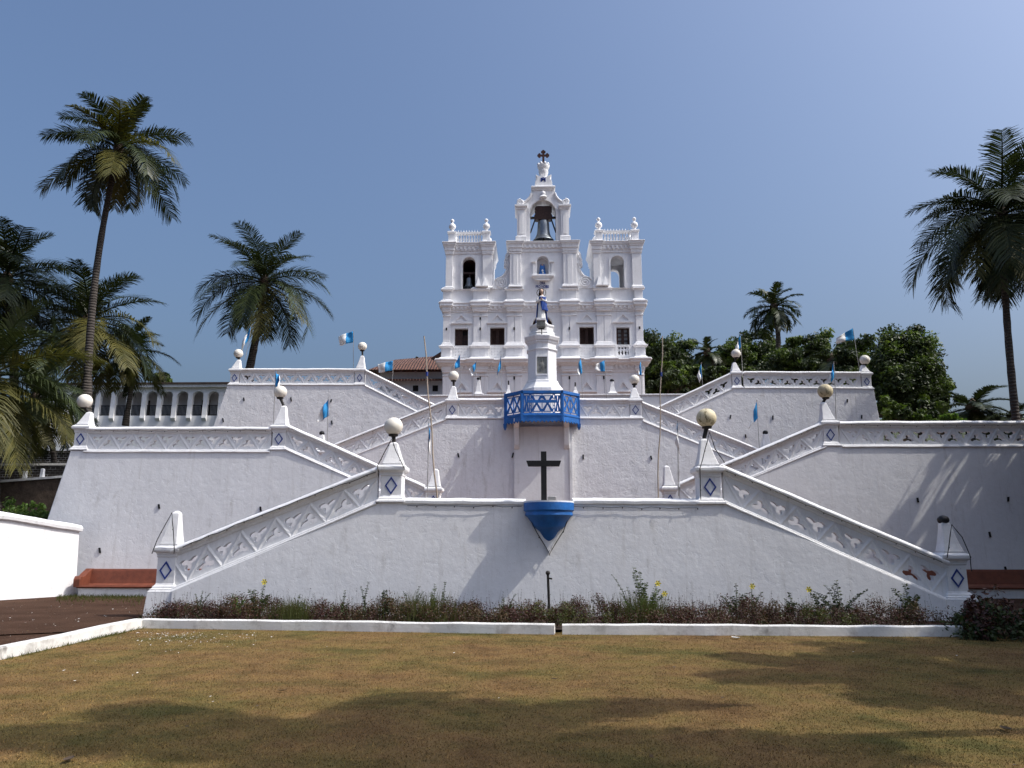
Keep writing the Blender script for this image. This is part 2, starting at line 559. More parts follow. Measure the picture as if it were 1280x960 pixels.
KL0, KC = G(0, 826), G(176, 786)             # left kerb, outer foot, and its corner
KR = G(1208, 797)
kd = (KC - KL0).normalized()
KFAR = KL0 - kd * 14
lawn_out = [(KFAR.x, KFAR.y), (KC.x, KC.y), (KR.x, KR.y), (30, KR.y - 0.3), (30, -12), (KFAR.x, -12)]
def sheet(name, poly, z, mat):
    mb = MB()
    mb.add([(x, y, z) for x, y in poly], [tuple(range(len(poly)))])
    # make it face up
    o = structure(mesh_obj(name, mb, mat))
    if o.data.polygons[0].normal.z < 0:
        o.data.flip_normals()
    return o
sheet('lawn', lawn_out, 0.012, 'lawn')
sheet('path', [(-24, 8), (KC.x - 0.05, KC.y), (-9.4, Y1 - 0.5), (-9.2, Y2 + 2), (-24, Y2 + 2)], 0.004, 'path')
bed_y0 = KC.y + 0.15
sheet('planting_bed', [(KC.x, bed_y0), (KR.x, KR.y + .1), (KR.x + 0.4, Y1 + 0.2), (KC.x + 0.3, Y1 + 0.2)], 0.06, 'soil')

# hillside behind and beside the stairs
def hill(x, y):
    base = np.interp(y, [26, 29, 35, 41, 47, 60, 110, 300], [-0.6, -0.2, 2.6, 4.6, 7.0, 7.6, 10.5, 10])
    if x > 4 and y > 60:
        base += min(1, (x - 4) / 6) * float(np.interp(y, [60, 84, 110, 300], [0, 6.0, 6, 4]))
    if x < 2 and y > 38:
        base = min(base, 6.0)
    side = 0.35 * math.sin(x * 0.31) + 0.3 * math.sin(y * 0.43 + x * 0.13)
    inside = 1 if -15.5 < x < 17.5 else 0
    k = 0.0 if y < 28 else min(1, (y - 28) / 4)
    return float(base) + side * k * (0 if inside else 1) - (0.5 if inside else 0)
xs = list(np.linspace(-110, 110, 90))
ys = [26, 27, 28, 29, 30, 31, 32, 33, 34, 35, 36.5, 38, 39.5, 41, 42.5, 44, 45.5, 47, 50, 54, 60, 70, 85, 110, 180, 300]
hm = MB()
hv = [(x, y, hill(x, y)) for y in ys for x in xs]
nx = len(xs)
hf = [(j * nx + i, j * nx + i + 1, (j + 1) * nx + i + 1, (j + 1) * nx + i) for j in range(len(ys) - 1) for i in range(nx - 1)]
hm.add(hv, hf)
structure(mesh_obj('hillside', hm, 'hillgreen', smooth=True))

# kerbs
def kerb(a, b, label, w=0.17, h=0.2, n=14):
    a, b = Vector((a.x, a.y, 0)), Vector((b.x, b.y, 0))
    d = (b - a).normalized()
    nrm = Vector((-d.y, d.x, 0))
    mb = MB()
    rr = []
    for i in range(n + 1):
        p = a.lerp(b, i / n)
        j = 0.012 * math.sin(i * 2.1) + random.uniform(-.008, .008)
        hh = h + random.uniform(-.012, .012)
        prof = [(0.0 + j, -0.05), (0.0 + j, hh - 0.02), (0.02 + j, hh), (w - 0.02, hh), (w, hh - 0.03), (w, -0.05)]
        rr.append([tuple(p + nrm * q + Vector((0, 0, z))) for q, z in prof])
    mb.rings(rr)
    o = mesh_obj('kerb', mb, 'kerb', origin=a)
    return tag(o, label, 'kerb', 'white kerbs round the lawn')
kerb(KFAR, KC, 'white kerb running towards the camera between brown path and lawn')
gL, gR = G(693, 794), G(703, 794)
kerb(KC, gL, 'long white kerb in front of the flower bed, left of the gap')
kerb(gR, KR, 'long white kerb in front of the flower bed, right of the gap')

# ================================================================= TERRACE WALLS
def batter_fn(Y, ztop, k, yb):
    def fn(x, y, z):
        if abs(y - Y) < 1e-6:
            return (x, y - max(0, ztop - z) * k, z)
        return (x, y, z)
    return fn
def wall_thing(name, label, outline, Y, thick, ztop, k, mat, cat='retaining wall', group='white retaining walls of the stairway'):
    xs_ = [p[0] for p in outline]
    o = thing(name, (sum(xs_) / len(xs_), Y, min(p[1] for p in outline)), label, cat, group)
    mb = MB().plate(outline, [], Y, Y + thick, fn=batter_fn(Y, ztop, k, Y + thick))
    mesh_obj('wall_face', mb, mat, o, bevel=0.03)
    return o
def drains(parent, pts, Y, k, ztop):
    for px, py in pts:
        p = P(px, py, Y)
        yy = Y - max(0, ztop - p.z) * k
        p = P(px, py, yy)
        w = 0.032
        mb = MB()
        h = random.uniform(0.08, 0.12)
        ang = random.uniform(-0.25, 0.25)
        vs = [(-w, -h), (w, -h), (w * 0.8, h), (-w, h * 0.9)]
        mb.plate([(p.x + a + ang * b, p.z + b) for a, b in vs], [], yy - 0.035, yy + 0.1)
        mesh_obj('drain_hole', mb, 'black', parent)
FLOOR = -0.3
# --- tier 1
zt1 = P(687, 628, Y1).z
o1 = [(XZ(216, 738, Y1)[0], FLOOR), XZ(216, 738, Y1), XZ(474, 628, Y1), XZ(500, 628, Y1), XZ(872, 629, Y1), XZ(908, 630, Y1), XZ(1180, 748, Y1), (XZ(1180, 748, Y1)[0], FLOOR)]
W1 = wall_thing('retaining_wall', 'lowest white front wall between the two sloping balustrades, with blue bracket', list(reversed(o1)), Y1, 0.45, zt1, 0.05, 'wall')
# coping along the level top
for a, b in ((503, 657), (716, 874)):
    A, B = P(a, 628, Y1), P(b, 629, Y1)
    n = 16
    rr = []
    for i in range(n + 1):
        p = A.lerp(B, i / n)
        j = random.uniform(-.008, .008)
        rr.append([(p.x, Y1 - 0.035, p.z - 0.03 + j), (p.x, Y1 - 0.04, p.z + 0.035 + j), (p.x, Y1 - 0.01, p.z + 0.075 + j), (p.x, Y1 + .40, p.z + 0.13 + j), (p.x, Y1 + 0.48, p.z + .08), (p.x, Y1 + .48, p.z - .03)])
    mesh_obj('coping', MB().rings(rr), 'trim', W1)
structure(sheet('landing', [(P(487, 628, Y1).x, Y1 + 0.45), (P(890, 628, Y1).x, Y1 + .45), (P(890, 628, Y1).x, Y3), (P(487, 628, Y1).x, Y3)], zt1 - 0.15, 'paving'))

# --- tier 2
def xz2(a, b): return XZ(a, b, Y2)
zt2 = P(200, 563, Y2).z
o2 = [(P(28, 745, Y2).x, FLOOR), (P(88, 563, Y2).x, zt2), (P(360, 563, Y2).x, zt2), xz2(536, 642), (xz2(552, 645)[0], xz2(552, 645)[1]), (xz2(552, 645)[0], FLOOR)]
W2L = wall_thing('retaining_wall', 'tall plain white wall above the red bench on the left', list(reversed(o2)), Y2, 0.5, zt2, 0.035, 'wall')
drains(W2L, [(199, 633), (227, 652), (125, 688), (326, 636)], Y2, 0.035, zt2)
zt2r = P(1200, 557, Y2).z
o2r = [(xz2(826, 640)[0], FLOOR), xz2(826, 640), xz2(850, 634), (P(1026, 560, Y2).x, zt2r), (P(1430, 557, Y2).x, zt2r), (P(1480, 740, Y2).x, FLOOR)]
W2R = wall_thing('retaining_wall', 'tall white wall in tree shade above the dark red bench on the right', list(reversed(o2r)), Y2, 0.5, zt2r, 0.035, 'wall')
drains(W2R, [(1147, 625), (1260, 624), (1257, 712), (1237, 668)], Y2, 0.035, zt2r)
# earth mass behind the level ends: keeps the landing solid from the side
def mass(outline, y0, y1, name='landing'):
    o = structure(mesh_obj(name, MB().plate(outline, [], y0, y1), 'wall'))
    zm = max(p[1] for p in outline)
    xs_ = [p[0] for p in outline if p[1] > zm - .3]
    sheet('landing', [(min(xs_), y0), (max(xs_), y0), (max(xs_), y1), (min(xs_), y1)], zm + .006, 'paving')
    return o
mass(list(reversed([(P(30, 745, Y2).x + .05, FLOOR), (P(88, 563, Y2).x + 0.05, zt2 - 0.02), (P(352, 563, Y2).x, zt2 - 0.02), (P(352, 563, Y2).x, FLOOR)])), Y2 + 0.5, Y4)
mass(list(reversed([(P(1036, 563, Y2).x, FLOOR), (P(1036, 563, Y2).x, zt2r - .02), (P(1429, 557, Y2).x, zt2r - .02), (P(1478, 740, Y2).x, FLOOR)])), Y2 + 0.5, Y4)

# --- tier 3
def xz3(a, b): return XZ(a, b, Y3)
zt3 = P(680, 524, Y3).z
z3b = 1.5
HX0, HX1 = P(643, 560, Y3).x, P(712, 560, Y3).x
o3 = [(xz3(404, 581)[0], z3b), xz3(404, 581), (P(557, 524, Y3).x, zt3), (P(804, 524, Y3).x, zt3), xz3(955, 590), (xz3(955, 590)[0], z3b)]
W3 = wall_thing('retaining_wall', 'flaking white wall under the blue balcony, behind the black cross', list(reversed(o3)), Y3, 0.5, zt3, 0.015, 'wall_rough')
drains(W3, [(573, 569), (641, 569), (729, 571), (814, 572)], Y3, 0.015, zt3)
# smooth panel with edge strips below the balcony
mb = MB().box(HX0, HX1, Y3 - 0.2, Y3 + 0.05, z3b, zt3 - 0.35)
mesh_obj('smooth_panel', mb, 'trim', W3)
mb = MB().box(HX1 - 0.02, HX1 + 0.10, Y3 - 0.245, Y3 + 0.05, z3b, zt3 - 0.4)
mesh_obj('edge_strip', mb, 'trim', W3)
mass(list(reversed([(P(570, 524, Y3).x, z3b), (P(570, 524, Y3).x, zt3 - .02), (P(790, 524, Y3).x, zt3 - .02), (P(790, 524, Y3).x, z3b)])), Y3 + 0.5, YT)

# --- tier 4
def xz4(a, b): return XZ(a, b, Y4)
zt4 = P(370, 481, Y4).z
o4 = [(P(252, 560, Y4).x, zt4 - 4.2), (P(284, 482, Y4).x, zt4), (P(456, 482, Y4).x, zt4), xz4(565, 537), (xz4(565, 537)[0], zt4 - 4.2)]
W4L = wall_thing('retaining_wall', 'topmost white wall on the left, in front of the arcaded building', list(reversed(o4)), Y4, 0.5, zt4, 0.02, 'wall_rough')
drains(W4L, [(305, 499), (364, 499), (414, 501), (415, 528), (279, 525)], Y4, 0.02, zt4)
zt4r = P(1000, 485, Y4).z
o4r = [(xz4(812, 533)[0], zt4r - 4.2), xz4(812, 533), (P(914, 485, Y4).x, zt4r), (P(1092, 485, Y4).x, zt4r), (P(1108, 560, Y4).x, zt4r - 4.2)]
W4R = wall_thing('retaining_wall', 'topmost flaking white wall on the right, in front of the dark trees', list(reversed(o4r)), Y4, 0.5, zt4r, 0.02, 'wall_rough')
drains(W4R, [(913, 521), (966, 522), (932, 545), (1059, 501), (1077, 521)], Y4, 0.02, zt4r)
mass(list(reversed([(P(254, 560, Y4).x + .05, zt4 - 4.2), (P(284, 482, Y4).x + .05, zt4 - .02), (P(450, 482, Y4).x, zt4 - .02), (P(450, 482, Y4).x, zt4 - 4.2)])), Y4 + 0.5, Y4 + 7)
mass(list(reversed([(P(922, 482, Y4).x, zt4 - 4.2), (P(922, 482, Y4).x, zt4r - .02), (P(1092, 485, Y4).x - .05, zt4r - .02), (P(1108, 560, Y4).x - .05, zt4r - 4.2)])), Y4 + 0.5, Y4 + 7)
# --- church terrace
zT = P(690, 495, YT).z
o5 = [(P(500, 495, YT).x, 6), (P(500, 495, YT).x, zT), (P(880, 495, YT).x, zT), (P(880, 495, YT).x, 6)]
W5 = wall_thing('parapet_wall', 'low white parapet of the church forecourt behind the balcony level', list(reversed(o5)), YT, 0.4, zT, 0.0, 'wall', 'parapet', None)
mb = MB().box(P(499, 495, YT).x, P(881, 495, YT).x, YT - 0.08, YT + 0.48, zT, zT + 0.09)
mesh_obj('coping', mb, 'trim', W5, bevel=0.02)
sheet('forecourt', [(-12, YT + .4), (14, YT + .4), (14, 75), (-12, 75)], zT - 0.9, 'paving')

# --- stair flights (behind the sloping balustrades)
def flight(ax, az, bx, bz, y0, y1):
    n = max(4, int(abs(bz - az) / 0.165))
    pts = [(ax, min(az, bz) - 1.5)]
    for i in range(n):
        x0 = lerp(ax, bx, i / n); x1 = lerp(ax, bx, (i + 1) / n)
        z = lerp(az, bz, (i + (1 if bz > az else 0)) / n)
        pts += [(x0, z), (x1, z)]
    pts.append((bx, min(az, bz) - 1.5))
    if bx > ax:
        pts = list(reversed(pts))
    structure(mesh_obj('stairs', MB().plate(pts, [], y0, y1), 'paving'))
flight(P(236, 738, Y1).x, 0.0, P(478, 628, Y1).x, zt1 - .15, Y1 + 0.45, Y2 - 0.6)
flight(P(1166, 748, Y1).x, 0.0, P(898, 628, Y1).x, zt1 - .15, Y1 + 0.45, Y2 - 0.6)
flight(P(536, 640, Y2).x, zt1 - .15, P(356, 563, Y2).x, zt2 - .1, Y2 + .5, Y3 - .05)
flight(P(850, 640, Y2).x, zt1 - .15, P(1032, 563, Y2).x, zt2r - .1, Y2 + .5, Y3 - .05)
flight(P(408, 580, Y3).x, zt2 - .1, P(560, 524, Y3).x, zt3 - .1, Y3 + .5, Y4 - .05)
flight(P(955, 590, Y3).x, zt2r - .1, P(800, 524, Y3).x, zt3 - .1, Y3 + .5, Y4 - .05)
flight(P(560, 533, Y4).x, zt3 - .1, P(452, 482, Y4).x, zt4 - .1, Y4 + .5, YT)
flight(P(815, 533, Y4).x, zt3 - .1, P(918, 485, Y4).x, zt4r - .1, Y4 + .5, YT)

# ================================================================= BALUSTRADES
def star(cx, cz, w, h, up):
    """three-lobed opening"""
    pts = []
    n = 27
    for i in range(n):
        a = 2 * math.pi * i / n
        rr = 0.30 + 0.70 * abs(math.cos(1.5 * (a - math.pi / 2))) ** 1.7
        x = rr * math.cos(a) * w
        z = rr * math.sin(a) * h
        pts.append((cx + x, cz + (z if up else -z)))
    return pts
def balustrade(A, B, hA, hB, Y, label, period=0.79, jag=True):
    """A, B: (x, z) of the handrail top; hA, hB: height above the wall top"""
    if A[0] > B[0]:
        A, B, hA, hB = B, A, hB, hA
    L = B[0] - A[0]
    o = thing('balustrade', ((A[0] + B[0]) / 2, Y, min(A[1] - hA, B[1] - hB)), label, 'balustrade', 'white pierced balustrades of the stairway')
    def top(x): return lerp(A[1], B[1], (x - A[0]) / L)
    def hh(x): return lerp(hA, hB, (x - A[0]) / L)
    def mp(u, v):                       # u metres along, v 0..1 in height
        x = A[0] + u
        return (x, top(x) - hh(x) * (1 - v))
    n = max(1, round(L / period))
    p = L / n
    holes = []
    v0, v1 = 0.06, 0.70
    for i in range(n):
        c = (i + 0.5) * p
        for (cu, up) in (((i + .5) * p, False), (i * p, True)):
            if cu - p * 0.34 < 0.01 or cu + p * 0.34 > L - 0.01:
                continue
            cv = (v0 + v1) / 2 + (0.095 if not up else -0.09)
            pts = star(0, 0, 0.285 * p, 0.18, up)
            jx, jz, js = random.uniform(-.012, .012), random.uniform(-.012, .012), random.uniform(.92, 1.05)
            holes.append([mp(cu + a * js + jx + random.uniform(-.005, .005), cv + b * js + jz + random.uniform(-.006, .006)) for a, b in pts])
    m = max(8, int(L / 0.4))
    outer = [mp(L * i / m, 0.0) for i in range(m + 1)] + [mp(L * i / m, 0.80) for i in range(m, -1, -1)]
    pm = MB().plate(outer, holes, Y + 0.10, Y + 0.26)
    # raised zigzag bands with a ridge
    bw = 0.055
    for i in range(n):
        for (ua, va, ub, vb) in ((i * p, v0 + .64, (i + .5) * p, v0 - .02), ((i + .5) * p, v0 - .02, (i + 1) * p, v0 + .64)):
            a, b = mp(ua, va), mp(ub, vb)
            d = Vector((b[0] - a[0], b[1] - a[1])).normalized()
            nn = Vector((-d.y, d.x)) * bw
            e = Vector((d.x, d.y)) * 0.03
            ring = []
            for q, s_ in ((a, -1), (b, 1)):
                q = Vector(q) + e * s_
                x0_ = min(max(q.x, A[0]), B[0])
                ring.append([(min(max(q.x + nn.x, A[0]), B[0]), Y + 0.098, q.y + nn.y), (x0_, Y + 0.078, q.y), (min(max(q.x - nn.x, A[0]), B[0]), Y + 0.098, q.y - nn.y)])
            pm.add([*ring[0], *ring[1]], [(0, 1, 4, 3), (1, 2, 5, 4)])
    mesh_obj('lattice_panel', pm, 'trim', o)
    # handrail: rounded coping with a fascia below
    prof = [(0.10, -0.24), (0.07, -0.235), (0.05, -0.19), (0.045, -0.15), (-0.01, -0.13), (-0.03, -0.10), (-0.03, -0.075), (-0.01, -0.045), (0.03, -0.018), (0.09, 0.0), (0.2, 0.0), (0.29, -0.02), (0.335, -0.06), (0.335, -0.12), (0.27, -0.14), (0.25, -0.24)]
    def sweep(prof, base, jit):
        mm = max(3, int(L / 0.3))
        rr = []
        for i in range(mm + 1):
            u = L * i / mm
            x, z = mp(u, base)
            j = jit * (math.sin(u * 2.3 + A[0]) * 0.5 + random.uniform(-.6, .6))
            rr.append([(x, Y + a, z + b + j) for a, b in prof])
        return MB().rings(rr)
    mesh_obj('handrail', sweep(prof, 1.0, 0.010 if jag else 0.004), 'trim', o)
    bprof = [(0.22, -0.07), (-0.02, -0.07), (-0.045, -0.05), (-0.045, -0.025), (-0.015, 0.0), (-0.015, 0.012), (-0.005, 0.035), (0.04, 0.05), (0.22, 0.05)]
    mesh_obj('base_moulding', sweep(bprof, 0.0, 0.006), 'trim', o)
    return o
def bal_px(a, b, Y, label, h=(0.87, 0.87)):
    return balustrade(XZ(*a, Y), XZ(*b, Y), h[0], h[1], Y, label)

bal_px((214, 684), (472, 582), Y1, 'sloping balustrade rising right from the low left corner pedestal, nearest the lawn', (1.02, 0.87))
bal_px((904, 580), (1186, 699), Y1, 'sloping balustrade falling right to the low right corner pedestal, nearest the lawn', (0.90, 0.98))
bal_px((108, 533), (339, 533), Y2, 'level balustrade on the tall wall above the left red bench')
bal_px((357, 529), (531, 606), Y2, 'sloping balustrade falling right from the end of the left bench wall')
bal_px((1050, 526), (1420, 525), Y2, 'level balustrade on the shaded wall above the right bench')
bal_px((850, 602), (1030, 526), Y2, 'sloping balustrade rising right to the shaded bench wall')
bal_px((405, 559), (558, 499), Y3, 'sloping balustrade rising right to the left end of the balcony level')
bal_px((573, 497.5), (633, 497.5), Y3, 'short level balustrade just left of the blue balcony')
bal_px((724, 497.5), (787, 497.5), Y3, 'short level balustrade just right of the blue balcony')
bal_px((803, 501), (953, 562), Y3, 'sloping balustrade falling right from the right end of the balcony level')
bal_px((300, 460), (443, 460), Y4, 'level balustrade on the topmost left wall, below the palm crown')
bal_px((457, 461), (556, 511), Y4, 'sloping balustrade falling right from the topmost left wall')
bal_px((930, 463.5), (1076, 464), Y4, 'level balustrade on the topmost right wall, before the dark trees')
bal_px((820, 509), (914, 465), Y4, 'sloping balustrade rising right to the topmost right wall')

# ================================================================= PEDESTALS, GLOBES
def pedestal(px, Y, base_py, label, pyr=0.62, size=0.46, h=0.87, cap=None, plinth=0.0, lean=0.0, diamond=True, cy=None, z=None):
    p = P(px, base_py, Y)
    zb = p.z if z is None else z
    x, yc = p.x, Y + 0.29 if cy is None else cy
    s = size / 2
    o = thing('pedestal', (x, yc, zb - plinth), label, 'pedestal', 'white pyramid topped pedestals of the stairway')
    body = MB()
    if plinth:
        body.mould(x - s, x + s, yc - s, yc + s, [(0.19, zb - plinth), (0.13, zb - 0.05), (0.13, zb - .02), (0.10, zb)])
    body.mould(x - s, x + s, yc - s, yc + s, [(0.10, zb - 0.02), (0.10, zb + 0.03), (0.06, zb + 0.05), (0.055, zb + 0.085), (0.02, zb + 0.12), (0, zb + 0.16), (0, zb + h - 0.26), (0.02, zb + h - 0.23), (0.02, zb + h - 0.20)])
    mesh_obj('shaft', body, 'trim', o, bevel=0.008)
    c = MB().mould(x - s, x + s, yc - s, yc + s, [(0.02, zb + h - 0.20), (0.035, zb + h - .15), (0.085, zb + h - 0.12), (0.095, zb + h - 0.085), (0.095, zb + h - 0.03), (0.065, zb + h), (0.03, zb + h + 0.01), (0.015, zb + h + 0.04), (0.035, zb + h + .05)])
    mesh_obj('cap', c, 'trim', o, bevel=0.008)
    zt = zb + h + 0.05
    pr = []
    for t in (0, 0.25, 0.5, 0.75, 0.93, 1.0):
        off = lerp(s + 0.0, 0.085, t ** 0.85) if t < 0.95 else 0.04
        dx = lean * t
        z_ = zt + pyr * t
        pr.append([(x + dx - off, yc - off, z_), (x + dx + off, yc - off, z_), (x + dx + off, yc + off, z_), (x + dx - off, yc + off, z_)])
    mesh_obj('pyramid', MB().rings(pr), 'trim', o, bevel=0.02)
    if diamond:
        dz = zb + 0.16 + (h - 0.42) / 2
        a, b = 0.15, 0.215
        def rh(k): return [(x - a * k, dz), (x, dz - b * k), (x + a * k, dz), (x, dz + b * k)]
        d = mesh_obj('diamond_tile', MB().plate(rh(1.0), [list(reversed(rh(0.74)))], yc - s - 0.022, yc - s + 0.01), 'navy', o)
        mesh_obj('tile_centre', MB().plate(rh(0.74), [], yc - s - 0.010, yc - s + 0.01), 'tile', d)
    return o, Vector((x + lean, yc, zt + pyr))
def globe(apex, label, mat='globe', r=0.235, px=None, py=None, sz=0.97):
    c = Vector((apex.x, apex.y, apex.z + 0.05 + r))
    if px is not None:
        q = P(px, py, apex.y)
        c = Vector((q.x, apex.y, q.z))
    o = thing('globe_lamp', (apex.x, apex.y, apex.z - 0.03), label, 'lamp', 'globe lamps on the pedestals')
    zb = c.z - r * sz
    st = MB()
    st.tube([(apex.x, apex.y, apex.z - 0.05), (lerp(apex.x, c.x, .6), apex.y, lerp(apex.z, zb, .6)), (c.x, apex.y, zb + 0.03)], [0.045, 0.05, 0.06], 10)
    st.lathe(c.x, c.y, [(0.05, zb - 0.035), (0.115, zb - 0.02), (0.125, zb + 0.02), (0.06, zb + 0.03)], 16)
    mesh_obj('lamp_holder', st, 'iron', o, smooth=True)
    g = mesh_obj('globe', MB().sphere(c, r, 28, 18, sz), mat, None, smooth=True, origin=c)
    g.parent = o
    g.location = c - o.location
    return o

def ped_globe(px, Y, base, label, glabel, gx, gy, mat='globe', r=0.235, pyr=0.6, lean=0.0, **kw):
    o, ap = pedestal(px, Y, base, label, pyr=pyr, lean=lean, **kw)
    globe(ap, glabel, mat, r, gx, gy)
    return o
# tier 1
ped_globe(488, Y1, 627, 'large pedestal at the left top corner of the lowest wall', 'large plain white globe above the left corner of the lowest wall', 492, 533, r=0.23, pyr=0.55, size=0.50)
ped_globe(889, Y1, 629, 'large pedestal at the right top corner of the lowest wall', 'large yellowed globe with black mould above the right corner of the lowest wall', 883, 522.5, 'globe_mould', 0.245, pyr=0.66, size=0.50, lean=-0.05)
pedestal(203.5, Y1, 738, 'low corner pedestal at the left foot of the stairs with bare pointed top', pyr=0.80, size=0.44, h=1.02, plinth=0.85, lean=0.07)
oo, ap = pedestal(1201, Y1, 748, 'low corner pedestal at the right foot of the stairs under a black lamp stump', pyr=0.72, size=0.46, h=1.0, plinth=0.75, lean=-0.07)
lb = mesh_obj('lamp_base', MB().sphere((ap.x, ap.y, ap.z + 0.02), 0.135, 16, 10, 0.8), 'black', None, smooth=True, origin=ap)
tag(lb, 'black domed lamp base without globe on the right foot pedestal', 'lamp')
# tier 2
ped_globe(98, Y2, 562, 'pedestal at the far left end of the bench wall beside the palms', 'flattened white globe at the far left end, in front of the palm trunk', 106, 501.5, r=0.265, pyr=0.48, lean=0.12)
ped_globe(347, Y2, 562, 'pedestal where the left bench wall balustrade begins to slope', 'white globe on the pedestal at the inner end of the left bench wall', 350.5, 490, r=0.235, pyr=0.70, lean=0.06)
ped_globe(1040, Y2, 557, 'pedestal where the shaded right bench wall balustrade begins', 'brown stained globe on the pedestal at the inner end of the shaded wall', 1031.5, 489, 'globe_yellow', 0.265, pyr=0.66, lean=-0.10)
pedestal(541, Y2, 641, 'small pointed pedestal behind the lowest wall beside the leaning pole on the left', pyr=0.62, size=0.44, lean=0.05)
pedestal(839, Y2, 640, 'small pointed pedestal behind the lowest wall beside the thin pole on the right', pyr=0.70, size=0.40, lean=-0.06)
# tier 3
ped_globe(565, Y3, 523, 'pedestal at the left end of the balcony level', 'greyish globe at the left end of the balcony level', 567, 470, r=0.235, pyr=0.58, lean=0.03)
ped_globe(795, Y3, 523, 'pedestal at the right end of the balcony level', 'whitish globe at the right end of the balcony level', 793, 474.5, r=0.225, pyr=0.5, lean=-0.02)
for px, lab, l2 in ((398, 'pointed pedestal top peeping over the sloping rail left of the cross', 'black lamp stump on the pedestal peeping over the left sloping rail'),
                    (962, 'pointed pedestal top peeping over the sloping rail on the right', 'black lamp stump on the pedestal peeping over the right sloping rail')):
    oo, ap = pedestal(px, Y3, 588, lab, pyr=0.72)
    lb = mesh_obj('lamp_base', MB().sphere((ap.x, ap.y, ap.z + 0.03), 0.12, 14, 8, 0.9), 'black', None, smooth=True, origin=ap)
    tag(lb, l2, 'lamp')
# tier 4
ped_globe(292, Y4, 481, 'pedestal at the outer end of the topmost left wall', 'white globe at the outer end of the topmost left wall', 298, 442, r=0.245, pyr=0.5, lean=0.10)
ped_globe(449, Y4, 481, 'pedestal at the inner end of the topmost left wall', 'white globe beside the flying flag at the inner end of the topmost left wall', 453, 433, r=0.24, pyr=0.72, lean=0.06)
ped_globe(922, Y4, 485, 'pedestal at the inner end of the topmost right wall', 'white globe at the inner end of the topmost right wall below the palm', 920, 442, r=0.245, pyr=0.5, lean=-0.04)
ped_globe(1085, Y4, 486, 'pedestal at the outer end of the topmost right wall', 'white globe at the outer end of the topmost right wall beside the leafy tree', 1081, 450, r=0.26, pyr=0.4, lean=-0.06)
# forecourt obelisks
for px, top, w, kx, lab in ((598, 474, 0.44, 0, 'slim white obelisk with black tip on the forecourt parapet left of the pillar'),
                        (766, 476, 0.44, 0, 'slim white obelisk with black tip on the forecourt parapet right of the pillar'),
                        (635.5, 481, 0.30, 1, 'short white obelisk just behind the left end of the blue balcony'),
                        (719.5, 483, 0.30, 1, 'short white obelisk just behind the right end of the blue balcony')):
    p = P(px, 496, YT); zt_ = P(px, top, YT).z
    s = w / 2
    yc = YT + 0.2
    o = thing('obelisk', (p.x, yc, zT + 0.09), lab, 'obelisk', 'small obelisks on the forecourt parapet')
    z0 = zT + 0.09
    mesh_obj('shaft', MB().mould(p.x, p.x, yc, yc, [(s + .06, z0), (s + .06, z0 + .06), (s, z0 + .1), (s * 0.75, z0 + .2), (s * .5, lerp(z0, zt_, .6)), (s * .34, zt_), (0.02, zt_ + .06)]), 'trim', o, bevel=0.01)
    if kx:
        mesh_obj('tip', MB().box(p.x - .04, p.x + .04, yc - .04, yc + .04, zt_, zt_ + .28), 'black', o, bevel=.01)
    else:
        mesh_obj('tip', MB().sphere((p.x, yc, zt_ + .06), 0.13, 12, 8, .7), 'black', o, smooth=True)

